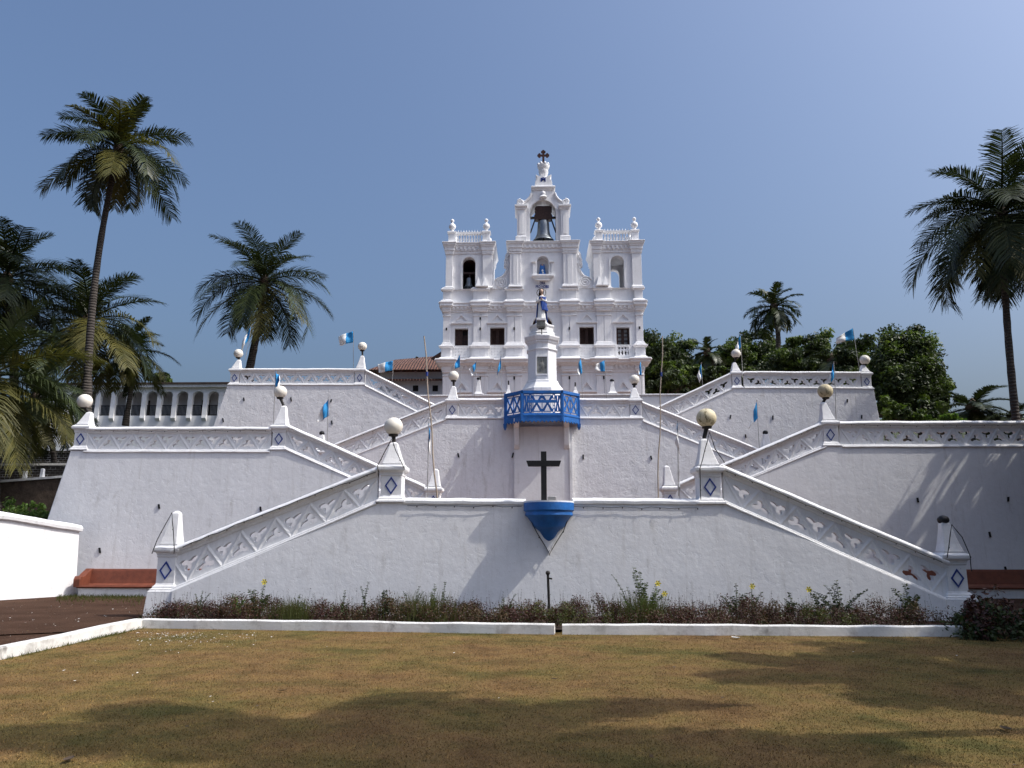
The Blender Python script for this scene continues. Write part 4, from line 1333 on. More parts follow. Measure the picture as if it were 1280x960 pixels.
        mesh_obj('arch_surround', MB().plate(h2, [list(reversed(arch(X(o0, 345), X(o1, 345), Z(360.85), Z(320.8))))], f - .07, f + .02), 'church', t)
        # corner pilasters
        for a, b in ((xa + .2, xa + 8.8), (xb - 12.0, xb - .2)):
            pa, pb = X(a, 340), X(b, 340)
            m = MB().box(pa, pb, f - .14, f + .05, Z(361), Z(314))
            m.mould(pa, pb, f - .14, f, [(.0, Z(318.5)), (.05, Z(318)), (.05, Z(316.8)), (0, Z(316.3))])
            m.mould(pa, pb, f - .14, f, [(.10, Z(361)), (.10, Z(359.4)), (.03, Z(358.4)), (0, Z(358))])
            mesh_obj('pilaster', m, 'church', t, bevel=.01)
        # two small pyramids by the inner pilaster
        for q in ((o1 + 4.2, o1 + 12.2) if not through else (o0 - 15.2, o0 - 7.0)):
            xq = X(q, 355)
            mesh_obj('obelisk_relief', MB().mould(xq, xq, f - .22, f - .10, [(.22, Z(359.6)), (.22, Z(358.6)), (.17, Z(358.2)), (.02, Z(347.5))]), 'church', t)
        # tower cornice
        ztp, zbt = Z(303), Z(317)
        h = ztp - zbt
        prof = [(.0, zbt), (.06, zbt + .03 * h), (.06, zbt + .2 * h), (.10, zbt + .25 * h), (.10, zbt + .5 * h), (.13, zbt + .55 * h), (.15, zbt + .65 * h), (.20, zbt + .74 * h), (.21, zbt + .86 * h), (.25, zbt + .9 * h), (.25, ztp - .02 * h), (.2, ztp), (.0, ztp + .02)]
        cm = MB().mould(x0, x1, f, f + dep, prof)
        n = 11
        for i in range(n):
            x = lerp(x0 + .15, x1 - .15, i / (n - 1))
            cm.box(x - .06, x + .06, f - .18, f, zbt + .34 * h, zbt + .62 * h)
        mesh_obj('cornice', cm, 'church', t, bevel=.01)
        for e, (a, b) in enumerate(((xa + .2, xa + 8.8), (xb - 12.0, xb - .2))):
            pr = [(o_, z_ + .003) for o_, z_ in prof]
            mesh_obj('cornice', MB().mould(X(a, 340), X(b, 340), f - .14, f + .4, pr), 'church', t, bevel=.01)
        # parapet with balusters, corner posts and urns
        zp0, zp1 = Z(302.8), Z(288)
        ps = .30
        bal = MB()
        px0, px1 = X(xa + 2, 295), X(xb - 2.5, 295)
        posts = [(px0 + ps, f + ps), (px1 - ps, f + ps), (px0 + ps, f + dep - ps), (px1 - ps, f + dep - ps)]
        bal.box(px0 + .02, px1 - .02, f + .12, f + .46, zp1 - .14, zp1 - .01)
        bal.box(px0 + .02, px1 - .02, f + .14, f + .44, zp0, zp0 + .12)
        bal.box(px0 + .12, px0 + .46, f + .5, f + dep - .5, zp1 - .14, zp1 - .01)
        bal.box(px1 - .46, px1 - .12, f + .5, f + dep - .5, zp1 - .14, zp1 - .01)
        bal.box(px0 + .02, px1 - .02, f + dep - .46, f + dep - .12, zp1 - .14, zp1 - .01)
        nb = 9
        for i in range(nb):
            x = lerp(px0 + .72, px1 - .72, i / (nb - 1))
            hb = zp1 - .14 - zp0 - .12
            zb0 = zp0 + .12
            for yy in (f + .29, f + dep - .29):
                bal.lathe(x, yy, [(.075, zb0), (.05, zb0 + .12 * hb), (.08, zb0 + .35 * hb), (.045, zb0 + .65 * hb), (.04, zb0 + .8 * hb), (.075, zb0 + hb)], 8)
            # little spikes on the rail
            bal.lathe(x, f + .29, [(.05, zp1 - .012), (.035, zp1 + .05), (.008, zp1 + .18)], 6)
        mesh_obj('parapet', bal, 'church', t)
        for x, y in posts:
            pm = MB()
            pm.mould(x - ps + .06, x + ps - .06, y - ps + .06, y + ps - .06, [(.06, zp0), (.06, zp0 + .12), (0, zp0 + .18), (0, zp1 - .16), (.07, zp1 - .1), (.07, zp1 + .0), (.0, zp1 + .04)])
            mesh_obj('corner_post', pm, 'church', t, bevel=.01)
        for x, y in posts:
            u = [(.16, 0), (.17, .06), (.09, .12), (.14, .2), (.245, .34), (.26, .44), (.22, .58), (.11, .68), (.07, .74), (.075, .78), (.13, .86), (.14, .93), (.10, 1.01), (.03, 1.06), (.005, 1.1)]
            mesh_obj('urn', MB().lathe(x, y, [(r * .95, zp1 + .04 + q * .92) for r, q in u], 18), 'church', t, smooth=True)
        return x0, x1, f
    tower(557.3, 615.5, 578, 594.3, False, 'left')
    tower(741.5, 802, 763.5, 780.3, True, 'right')
    # ---- centre bay
    c0, c1 = X(637, 335), X(721, 335)
    f = F - .12
    nz0, nz1 = Z(344.5), Z(321)
    nx0, nx1 = X(671.3, 335), X(685.7, 335)
    nh = arch(nx0, nx1, nz0, nz1)
    cb = part('centre_bay', MB().plate(rect(c0, c1, Z(378), Z(304)), [list(reversed(nh))], f, f + .5).box(c0 + .02, c1 - .02, f + .51, f + 1.8, Z(378), Z(304.2)))
    mesh_obj('niche_frame', MB().plate(arch(X(669.6, 335), X(687.4, 335), nz0, Z(319.2)), [list(reversed(arch(nx0, nx1, nz0 - .001, nz1)))], f - .05, f + .02), 'church', cb)
    for q in (667, 690):
        npil = MB()
        xq = X(q, 335)
        npil.box(xq - .05, xq + .05, f - .10, f + .02, nz0, Z(330))
        npil.mould(xq - .05, xq + .05, f - .1, f, [(0, Z(330)), (.09, Z(329)), (.09, Z(328.2)), (0, Z(328))])
        mesh_obj('niche_pilaster', npil, 'church', cb)
    mesh_obj('niche_sill', MB().mould(X(666.5, 348), X(690.3, 348), f - .15, f, [(-.3, Z(352)), (-.1, Z(350.5)), (.10, Z(347.5)), (.12, Z(346.8)), (.12, Z(345.2)), (.05, Z(344.6))]), 'church', cb, bevel=.01)
    for a, b in ((637.5, 651), (704, 720.5)):
        x0, x1 = X(a, 335), X(b, 335)
        m = MB().box(x0, x1, f - .14, f + .03, Z(360), Z(309))
        m.box(lerp(x0, x1, .3), lerp(x0, x1, .7), f - .17, f, Z(356.5), Z(319.5))
        m.mould(x0, x1, f - .14, f, [(0, Z(318.6)), (.05, Z(318)), (.05, Z(317)), (0, Z(316.6))])
        m.mould(x0, x1, f - .14, f, [(.12, Z(360.4)), (.12, Z(358.8)), (.05, Z(358)), (.05, Z(356.8)), (0, Z(356.4))])
        mesh_obj('pilaster', m, 'church', cb, bevel=.01)
    ztp, zbt = Z(303.2), Z(316)
    h = ztp - zbt
    prof = [(.0, zbt), (.06, zbt + .03 * h), (.06, zbt + .3 * h), (.12, zbt + .35 * h), (.12, zbt + .55 * h), (.13, zbt + .6 * h), (.15, zbt + .7 * h), (.20, zbt + .78 * h), (.21, zbt + .88 * h), (.24, zbt + .92 * h), (.24, ztp - .02 * h), (.2, ztp), (.0, ztp + .02)]
    cm = MB().mould(c0, c1, f, f + 1.8, prof)
    for i in range(15):
        x = lerp(c0 + .15, c1 - .15, i / 14)
        cm.box(x - .06, x + .06, f - .18, f, zbt + .40 * h, zbt + .66 * h)
    mesh_obj('cornice', cm, 'church', cb, bevel=.01)
    for a, b in ((637.5, 651), (704, 720.5)):
        mesh_obj('cornice', MB().mould(X(a, 316), X(b, 316), f - .14, f + .4, [(o_, z_ + .003) for o_, z_ in prof]), 'church', cb, bevel=.01)
    # ---- scrolls between centre and towers
    def scroll(side):
        sg = -1 if side == 'l' else 1
        ce = 637.5 if side == 'l' else 720.5
        def q(d, py): return (X(ce + sg * d, py), Z(py))
        out = [q(-1, 361), q(20.5, 361), q(21.5, 357), q(21, 352.5), q(19, 349), q(16, 346.5), q(13, 345.5), q(10, 343.5), q(7.5, 340.5), q(5.4, 336.5), q(5.0, 333.5), q(7.6, 332.8), q(7.8, 331), q(7.2, 328), q(7.6, 325), q(6.2, 322), q(5.8, 318), q(4, 315), q(2, 313.6), q(-1, 313)]
        if sg > 0: pass
        area = sum(out[i][0] * out[(i + 1) % len(out)][1] - out[(i + 1) % len(out)][0] * out[i][1] for i in range(len(out)))
        if area < 0: out = list(reversed(out))
        s_ = part('scroll', MB().plate(out, [], F + .02, F + .45), bevel=.02)
        # spiral relief
        c_ = q(11, 353)
        k = (P(690, 350, YC).x - P(680, 350, YC).x) / 10
        pts = []
        for i in range(60):
            t = i / 59
            a = sg * (t * 4.6 * math.pi) + 1.0
            r = lerp(7.2, 1.0, t) * k
            pts.append((c_[0] + r * math.cos(a), F - .0, c_[1] + r * .95 * math.sin(a)))
        rl = MB().tube(pts, .075, 6)
        rl.tube([(q(d, py)[0], F, q(d, py)[1]) for d, py in ((18.5, 349.6), (15.5, 347.6), (12, 346.4), (8.5, 344.6), (6, 341.5), (3.6, 337), (3.0, 332), (5.8, 328))], .07, 6)
        rl.tube([(q(d, py)[0], F, q(d, py)[1]) for d, py in ((2, 330), (5, 326), (3.5, 321), (1.5, 318))], .06, 6)
        mesh_obj('spiral_relief', rl, 'church', s_, smooth=True)
    scroll('l'); scroll('r')
    # ---- lettering below the niche
    def text(body, pxc, pyc, hpx, name, wpx=None, parent=None, y=None, thick=.02):
        cu = bpy.data.curves.new('t', 'FONT')
        cu.body = body
        cu.align_x = 'CENTER'
        cu.size = 1
        cu.offset = 0.018
        ob = bpy.data.objects.new('t', cu)
        COL.objects.link(ob)
        bpy.context.view_layer.update()
        me = bpy.data.meshes.new_from_object(ob.evaluated_get(bpy.context.evaluated_depsgraph_get()))
        bpy.data.objects.remove(ob)
        vs = np.array([v.co[:] for v in me.vertices])
        x0, x1 = vs[:, 0].min(), vs[:, 0].max()
        z0, z1 = vs[:, 1].min(), vs[:, 1].max()
        H = Z(pyc - hpx / 2) - Z(pyc + hpx / 2)
        sz = H / (z1 - z0)
        Wd = (X(pxc + wpx / 2, pyc) - X(pxc - wpx / 2, pyc)) if wpx else (x1 - x0) * sz
        sx_ = Wd / (x1 - x0)
        xc, zc = X(pxc, pyc), Z(pyc)
        yy = f - .015 if y is None else y
        mb = MB()
        mb.add([(xc + (a - (x0 + x1) / 2) * sx_, yy, zc + (b - (z0 + z1) / 2) * sz) for a, b, _ in vs], [tuple(p.vertices) for p in me.polygons])
        o = mesh_obj(name, mb, 'navy', parent or cb)
        s = o.modifiers.new('thickness', 'SOLIDIFY'); s.thickness = thick
        return o
    text('ORA', 678, 354.6, 3.7, 'lettering', 6.6)
    text('PRO NOBIS', 677.9, 359.0, 3.7, 'lettering', 16.4)
    # ---- belfry
    fb = F - .05
    bd = 1.7
    bx0, bx1 = X(646, 280), X(711, 280)
    hole = arch(X(662.6, 280), X(695, 280), Z(303), Z(250.8))
    def q(px, py): return (X(px, py), Z(py))
    left = [q(646.5, 303), q(646.5, 256), q(650, 253.8), q(655, 253), q(659, 250.5), q(662.5, 246.5), q(664.3, 242), q(664.8, 233.5)]
    right = [q(692.8, 233.5), q(693.4, 242), q(695.2, 246.5), q(698.6, 250.5), q(702.5, 253), q(707, 253.8), q(710.8, 256), q(710.8, 303)]
    out = list(reversed(left + right))
    br = part('belfry', MB().plate(out, [list(reversed(hole))], fb, fb + bd))
    mesh_obj('arch_ring', MB().plate(arch(X(660.4, 280), X(697.2, 280), Z(303), Z(248.4)), [list(reversed(arch(X(662.6, 280), X(695, 280), Z(302.85), Z(250.8))))], fb - .06, fb + .01), 'church', br)
    for a, b, va in ((646.4, 656.4, -1), (701, 711, 1)):
        x0, x1 = X(a, 280), X(b, 280)
        m = MB().box(x0, x1, fb - .18, fb + .02, Z(303), Z(258))
        m.box(x0 + .14, x1 - .14, fb - .21, fb - .1, Z(294), Z(268))
        m.mould(x0, x1, fb - .18, fb + bd - .1, [(.1, Z(303)), (.1, Z(297.2)), (.03, Z(296.4)), (0, Z(296))])
        m.mould(x0, x1, fb - .18, fb + bd - .1, [(0, Z(264)), (.05, Z(263)), (.06, Z(261.6)), (.16, Z(260)), (.16, Z(258)), (.0, Z(257.2))])
        mesh_obj('belfry_pillar', m, 'church', br, bevel=.01)
        # volute on the capital
        cpx = 651 if va < 0 else 706.5
        cc = q(cpx, 253.6)
        k = (P(690, 253, YC).x - P(680, 253, YC).x) / 10
        pts = []
        for i in range(44):
            t = i / 43
            an = math.pi / 2 + va * (-t * 3.4 * math.pi)
            r = lerp(4.2, .8, t) * k
            pts.append((cc[0] + r * math.cos(an), fb - .1, cc[1] + r * .85 * math.sin(an)))
        v = MB().tube(pts, .09, 6)
        v.lathe(0, 0, [(.01, 0)], 3) if False else None
        vz = MB()
        mesh_obj('volute', v.add([(cc[0] + 4 * k * math.cos(a_), fb - .02, cc[1] + 3.4 * k * math.sin(a_)) for a_ in [2 * math.pi * i / 20 for i in range(20)]] + [(cc[0] + 4 * k * math.cos(a_), fb + .5, cc[1] + 3.4 * k * math.sin(a_)) for a_ in [2 * math.pi * i / 20 for i in range(20)]], [tuple(reversed(range(20))), tuple(range(20, 40))] + [(i, (i + 1) % 20, 20 + (i + 1) % 20, 20 + i) for i in range(20)]), 'church', br)
    # curved hood mouldings
    hm_ = MB()
    for side in (left, right):
        pts = [(p[0], fb - .05, p[1]) for p in side[1:-1]] if side is left else [(p[0], fb - .05, p[1]) for p in side[1:-1]]
        hm_.tube(pts, .08, 6)
    mesh_obj('hood_moulding', hm_, 'church', br, smooth=True)
    # putto-like urn over the arch
    xk = X(679, 245)
    mesh_obj('keystone_bust', MB().lathe(xk, fb - .12, [(.02, Z(250.4)), (.16, Z(249)), (.28, Z(247.8)), (.22, Z(246.4)), (.1, Z(245.2)), (.14, Z(244)), (.16, Z(242.6)), (.12, Z(241)), (.02, Z(239.8))], 14, sy=.7), 'church', br, smooth=True)
    # top block with the monogram
    tb = MB().mould(X(667, 236), X(691, 236), fb, fb + 1.2, [(0, Z(239)), (.05, Z(238.4)), (.08, Z(237)), (.17, Z(235.6)), (.17, Z(234)), (.1, Z(233.2)), (0, Z(233))])
    mesh_obj('top_cornice', tb, 'church', br, bevel=.01)
    prof = [q(668.4, 233.2), q(690.6, 233.2), q(690.0, 226), q(687.6, 222.5), q(689.4, 217.6), q(684.5, 219.6), q(681.5, 220.8), q(677.5, 220.8), q(674.5, 219.6), q(669.6, 217.6), q(671.4, 222.5), q(669, 226)]
    mesh_obj('top_block', MB().plate(prof, [], fb + .1, fb + 1.0), 'church', br, bevel=.02)
    text('M', 679, 224.2, 5.0, 'monogram', 6.2, br, fb + .085)
    text('+', 679, 221.9, 2.6, 'monogram', 2.6, br, fb + .07)
    # crown urn and cross
    xc = X(679.4, 210)
    yc = fb + .55
    uz = lambda py: Z(py)
    un = MB().lathe(xc, yc, [(.30, uz(221.2)), (.20, uz(218.6)), (.24, uz(217)), (.33, uz(213)), (.345, uz(210)), (.31, uz(209.4)), (.38, uz(207)), (.43, uz(204.6)), (.42, uz(203.2)), (.2, uz(202.4)), (.1, uz(201))], 20)
    for i in range(8):
        a = 2 * math.pi * i / 8 + .3
        un.sphere((xc + .36 * math.cos(a), yc + .36 * math.sin(a), uz(202.4)), .10, 10, 8, 1.3)
    mesh_obj('crown_urn', un, 'church', br, smooth=True)
    cr = MB()
    k = (P(690, 190, YC).x - P(680, 190, YC).x) / 10
    cz = Z(190.2)
    cr.box(xc - .075, xc + .075, yc - .06, yc + .06, uz(201.6), cz)
    cr.box(xc - .068, xc + .068, yc - .055, yc + .055, cz, cz + .33)
    cr.box(xc - 5.0 * k, xc + 5.0 * k, yc - .05, yc + .05, cz - .07, cz + .07)
    for ax, az in ((-1, 0), (1, 0), (0, 1)):
        for bx, bz in ((ax * 1.0, az * 1.0), (ax * .80 + az * .24, az * .80 + ax * .24), (ax * .80 - az * .24, az * .80 - ax * .24)):
            px_, pz_ = xc + bx * 6.1 * k, cz + bz * 5.8 * k
            cr.rings([[(px_ + .085 * math.cos(t), y_, pz_ + .085 * math.sin(t)) for t in [2 * math.pi * i / 12 for i in range(12)]] for y_ in (yc - .062 - .002 * bx, yc + .062)])
    mesh_obj('budded_cross', cr, 'crosswood', br)
    # ---- bells (they hang, so they are things of their own)
    def bell(xc_, yc_, zt_, zb_, r, label):
        h_ = zt_ - zb_
        o = thing('bell', (xc_, yc_, zb_), label, 'bell', 'church bells')
        pr = [(.0, 1.0), (.30, .99), (.46, .95), (.53, .86), (.55, .7), (.57, .5), (.62, .34), (.72, .2), (.86, .09), (.98, .03), (1.0, .0), (.96, -.01), (.9, .02)]
        outer = [(max(.002, a) * r, zb_ + b * h_) for a, b in reversed(pr)]
        inner = [(.9 * r, zb_ + .02 * h_), (.7 * r, zb_ + .15 * h_), (.52 * r, zb_ + .5 * h_), (.48 * r, zb_ + .85 * h_), (.002, zb_ + .92 * h_)]
        mb = MB()
        mb.rings([[(xc_ + a * math.cos(t), yc_ + a * math.sin(t), z_) for t in [2 * math.pi * i / 32 for i in range(32)]] for a, z_ in list(reversed(inner)) + outer], cap0=False, cap1=False)
        mesh_obj('bell_body', mb, 'bell', o, smooth=True)
        mesh_obj('clapper', MB().tube([(xc_, yc_, zb_ + .9 * h_), (xc_ + .03, yc_, zb_ + .12 * h_)], r * .04, 8).sphere((xc_ + .03, yc_, zb_ + .05 * h_), r * .13, 12, 8), 'iron', o)
        return o
    yb_ = fb + .45
    ZB = lambda py: P(680, py, yb_).z
    XB = lambda px, py: P(px, py, yb_).x
    b = bell(XB(679.3, 290), yb_, ZB(275.6), ZB(301.6), .74, 'large grey bell hanging in the central belfry arch')
    x_ = X(679, 266)
    yk = MB()
    def yq(d, py): return (XB(679 + d, py), ZB(py))
    outl = [yq(-9.6, 275.8), yq(-7, 276), yq(7, 276), yq(9.6, 275.8), yq(11.2, 273.5), yq(11.2, 270.5), yq(9.4, 268.4), yq(9.2, 266), yq(10.8, 264.6), yq(10.6, 261.2), yq(8.6, 259.2), yq(-8.6, 259.2), yq(-10.6, 261.2), yq(-10.8, 264.6), yq(-9.2, 266), yq(-9.4, 268.4), yq(-11.2, 270.5), yq(-11.2, 273.5)]
    yk.plate(list(reversed(outl)) if sum(outl[i][0] * outl[(i + 1) % len(outl)][1] - outl[(i + 1) % len(outl)][0] * outl[i][1] for i in range(len(outl))) < 0 else outl, [], yb_ - .25, yb_ + .25)
    mesh_obj('yoke', yk, 'wood', b, bevel=.02)
    fr = MB()
    for sg in (-1, 1):
        fr.tube([(XB(679 + sg * 16.0, 291), yb_, ZB(291)), (XB(679 + sg * 10, 274), yb_, ZB(274))], .05, 6)
        fr.box(XB(679 + sg * 16.2, 274) - (.55 if sg > 0 else 0), XB(679 + sg * 16.2, 274) + (.55 if sg < 0 else 0), yb_ - .1, yb_ + .1, ZB(273.4), ZB(271.4))
    mesh_obj('frame', fr, 'iron', b)
    yb2 = F + .55
    b2 = bell(P(586.2, 355, yb2).x, yb2, P(586, 347.5, yb2).z, P(586, 359.6, yb2).z, .36, 'small silvery bell in the left tower arch')
    mesh_obj('hanger', MB().box(X(586.2, 355) - .05, X(586.2, 355) + .05, yb2 - .05, yb2 + .05, P(586, 347.8, yb2).z, P(586, 342, yb2).z).box(X(578.5, 342), X(593.8, 342), yb2 - .08, yb2 + .08, P(586, 343, yb2).z, P(586, 340.5, yb2).z), 'wood', b2)
    # ---- blue figure in the niche
    nf = thing('statue', (X(678.3, 344), f + .26, nz0), 'small blue robed figure in the niche of the central bay', 'statue')
    xs_ = X(678.0, 335)
    pr = [(.24, 345), (.25, 342), (.2, 338), (.19, 334.5), (.17, 333), (.08, 331.5)]
    mesh_obj('robe', MB().lathe(xs_, f + .26, [(r, Z(py) + .02) for r, py in pr], 16, sy=.7), 'blue', nf, smooth=True)
    mesh_obj('head', MB().sphere((xs_, f + .24, Z(330.6)), .085, 14, 10, 1.15), 'skin', nf, smooth=True)
    mesh_obj('veil', MB().lathe(xs_, f + .31, [(.2, Z(335)), (.17, Z(332)), (.14, Z(329.6)), (.05, Z(328.6))], 14, sy=.7), 'blue', nf, smooth=True)
    mesh_obj('hands', MB().sphere((xs_, f + .09, Z(338.3)), .075, 10, 8).sphere((xs_ + .04, f + .08, Z(341)), .06, 10, 8), 'flag_white', nf, smooth=True)
church()

# ================================================================= OTHER BUILDINGS
def arcade():
    Y = 58.0
    def q(px, py): return XZ(px, py, Y)
    x0, x1 = q(40, 500)[0], q(330, 500)[0]
    zt, zb = q(200, 481)[1], q(200, 540)[1]
    o = thing('arcaded_building', ((x0 + x1) / 2, Y, zb), 'long white building with a row of arches behind the left palms', 'building')
    holes = []
    px = 67.0
    cells = []
    while px < 312:
        a, b = q(px, 505)[0], q(px + 14.4, 505)[0]
        cells.append((a, b))
        holes.append(arch(a, b, q(px, 519.5)[1], q(px, 489)[1], 10))
        px += 19.2
    wm = MB()
    cuts = [x0] + [(c[1] + d[0]) / 2 for c, d in zip(cells[:-1], cells[1:])] + [x1]
    zc = q(60, 522)[1]
    for (a, b), h in zip(zip(cuts[:-1], cuts[1:]), holes):
        wm.plate(rect(a, b, zc, zt), [list(reversed(h))], Y, Y + .35)
    wm.box(x0, x1, Y, Y + .35, zb - 3, zc)
    mesh_obj('arcade_wall', wm, 'church', o)
    mesh_obj('back_wall', MB().box(x0, x1, Y + 1.5, Y + 8, zb - 3, zt), 'church', o)
    mesh_obj('gallery_floor', MB().box(x0, x1, Y + .36, Y + 1.49, q(60, 524)[1], q(60, 521)[1]), 'kerb', o)
    rf = MB().rings([[(x, Y - .35, zt + .0), (x, Y - .35, zt + .12), (x, Y + 4.5, zt + 1.0), (x, Y + 9, zt + .2), (x, Y + 9, zt)] for x in (x0 - .3, x1 + .3)])
    mesh_obj('roof', rf, 'roof_old', o)
    mesh_obj('eaves_band', MB().box(x0 - .2, x1 + .2, Y - .25, Y + .1, zt - .22, zt - .01), 'church', o)
    for a, b in cells:
        z0, z1 = q(60, 519.5)[1], q(60, 506.5)[1]
        r = MB().box(a, b, Y + .2, Y + .26, z1 - .05, z1)
        for i in range(9):
            xx = lerp(a, b, (i + .5) / 9)
            r.box(xx - .02, xx + .02, Y + .21, Y + .25, z0, z1 - .05)
        r.box(a, b, Y + .2, Y + .26, z0, z0 + .06)
        mesh_obj('railing', r, 'iron', o)
    for a, b in zip([c[1] for c in cells[:-1]], [c[0] for c in cells[1:]]):
        xm = (a + b) / 2
        w = (b - a) / 2 + .02
        z0, z1 = q(60, 527)[1], q(60, 492)[1]
        mesh_obj('buttress', MB().rings([[(xm - w, y, z), (xm + w, y, z), (xm + w, Y + .1, z), (xm - w, Y + .1, z)] for z, y in ((z0, Y - .02), (lerp(z0, z1, .10), Y - .16), (lerp(z0, z1, .2), Y - .12), (z1, Y - .03))]), 'church', o)
    # dark doorways inside the gallery
    for i, (a, b) in enumerate(cells):
        if i % 4 == 1:
            mesh_obj('door', MB().box(a + .15, b - .12, Y + 1.4, Y + 1.52, q(60, 521)[1], q(60, 497)[1]), 'wood', o)
arcade()

def red_house():
    Y = 60.0
    def q(px, py): return XZ(px, py, Y)
    x1 = q(556, 470)[0]
    xl_ = q(484, 452)[0]
    o = thing('tiled_house', (q(515, 490)[0], Y, q(515, 500)[1]), 'low house with two tiers of red tiled roof left of the church', 'house')
    zr, ze = P(500, 449.5, Y + 3.5).z, q(500, 464)[1]
    xe = q(462, 463)[0]
    mesh_obj('wall', MB().box(q(474, 470)[0], x1, Y + .3, Y + 8, q(500, 510)[1] - 1, ze + .2), 'church', o)
    up = MB()
    # hipped upper roof
    up.add([(xe, Y - .6, ze), (x1 + 1, Y - .6, ze), (x1 + 1, Y + 3.5, zr + .45), (xl_, Y + 3.5, zr), (xe, Y + 8.5, ze), (x1 + 1, Y + 8.5, ze)], [(0, 1, 2, 3), (0, 3, 4), (4, 3, 2, 5), (0, 4, 5, 1), (1, 5, 2)])
    mesh_obj('upper_roof', up, 'roof', o)
    zl0, zl1 = q(500, 483)[1], q(500, 474)[1]
    lw = MB()
    lw.rings([[(x, Y - 2.2, zl0), (x, Y - 2.2, zl0 + .14), (x, Y + .35, zl1 + .1), (x, Y + .35, zl1 - .1)] for x in (q(480, 480)[0], x1 + .5)])
    mesh_obj('lower_roof', lw, 'roof', o)
    mesh_obj('wall', MB().box(q(482, 490)[0], x1 + .3, Y - 1.6, Y + .28, q(500, 510)[1] - 1, zl0 + .1), 'church', o)
    for px in (523, 547):
        a = q(px - 3, 490)[0]
        mesh_obj('window', MB().box(a, a + .4, Y - 1.64, Y - 1.5, q(px, 494)[1], q(px, 487)[1]), 'dark', o)
    mesh_obj('gable_board', MB().plate([q(540, 451), q(556, 441), q(556, 448), q(543, 453)][::-1], [], Y - .9, Y - .7), 'wood', o)
red_house()

def stone_walls():
    # stepped dark laterite walls under the palms on the left
    for (px0, px1, py0, py1, Y, lab) in ((-40, 84, 576, 566, 40.0, 'upper dark stone wall with white pointing behind the palms at far left'),
                                        (-40, 78, 600, 582, 35.5, 'lower dark stone wall with white joints under the palms at far left')):
        A, B = P(px0, py0 + 12, Y), P(px1 + 40, py0 + 12, Y)
        zt = P(20, py1, Y).z
        o = thing('stone_wall', ((A.x + B.x) / 2, Y, zt - 2), lab, 'stone wall')
        mesh_obj('masonry', MB().box(A.x, B.x, Y, Y + .5, zt - 2.6, zt), 'stone', o)
        mesh_obj('coping', MB().box(A.x, B.x, Y - .06, Y + .56, zt, zt + .1), 'stone' if Y > 36 else 'kerb', o)
    Y = 33.5
    A, B = P(-30, 606, Y), P(90, 597, Y)
    rr = [[(A.x, Y - .1, A.z - 2.5), (A.x, Y - .1, A.z), (A.x, Y + .5, A.z + .02), (A.x, Y + .5, A.z - 2.5)], [(B.x, Y - .1, B.z - 2.5), (B.x, Y - .1, B.z), (B.x, Y + .5, B.z + .02), (B.x, Y + .5, B.z - 2.5)]]
    o = mesh_obj('stone_wall', MB().rings(rr), 'bark', origin=(A.x, Y, A.z - 2))
    tag(o, 'low dark earth bank with a pale ledge carrying two white posts', 'bank')
    l = mesh_obj('ledge', MB().rings([[(p.x, Y - .18, p.z + .005), (p.x, Y - .18, p.z + .1), (p.x, Y + .5, p.z + .12), (p.x, Y + .5, p.z + .03)] for p in (A, B)]), 'kerb', o)
    for px, lab in ((29, 'white stone post on the dark bank, left of the pair'), (51, 'white stone post on the dark bank, right of the pair')):
        b = P(px, 602 if px < 40 else 599, Y)
        h = .43
        s = mesh_obj('stone_post', MB().mould(b.x - .06, b.x + .06, Y + .0, Y + .14, [(0.015, b.z), (0, b.z + h * .6), (-.005, b.z + h), (-.03, b.z + h + .03)]), 'trim', origin=(b.x, Y, b.z))
        tag(s, lab, 'post', 'white posts on the bank')
stone_walls()

# low parapet wall at the left edge
def left_wall():
    pts = [(-21.2, 8.5), (-19.2, 16.0), (-17.6, 21.5), (-16.55, 24.9), (-15.5, 27.35)]
    tops = [3.35, 3.0, 2.78, 2.66, 2.32]
    pts_f = []
    for i in range(25):
        t = i / 24 * (len(pts) - 1)
        k = min(int(t), len(pts) - 2)
        u = t - k
        pts_f.append((lerp(pts[k][0], pts[k + 1][0], u), lerp(pts[k][1], pts[k + 1][1], u), lerp(tops[k], tops[k + 1], u)))
    o = thing('parapet_wall', (-17, 22, 0), 'sunlit bright white boundary wall with rounded coping at the left edge', 'wall')
    a, c = [], []
    for x, y, z in pts_f:
        j = random.uniform(-.01, .01)
        a.append([(x + .12, y, -.2), (x + .02, y, z - .2), (x - .55, y, z - .2), (x - .6, y, -.2)])
        c.append([(x + .02, y, z - .22 + j), (x + .13, y, z - .20 + j), (x + .15, y, z - .10 + j), (x + .08, y, z - .01 + j), (x - .25, y, z + .06 + j), (x - .6, y, z - .01), (x - .66, y, z - .12), (x - .55, y, z - .22)])
    mesh_obj('wall_face', MB().rings(a), 'wall', o)
    mesh_obj('coping', MB().rings(c), 'wall', o, smooth=True)
left_wall()

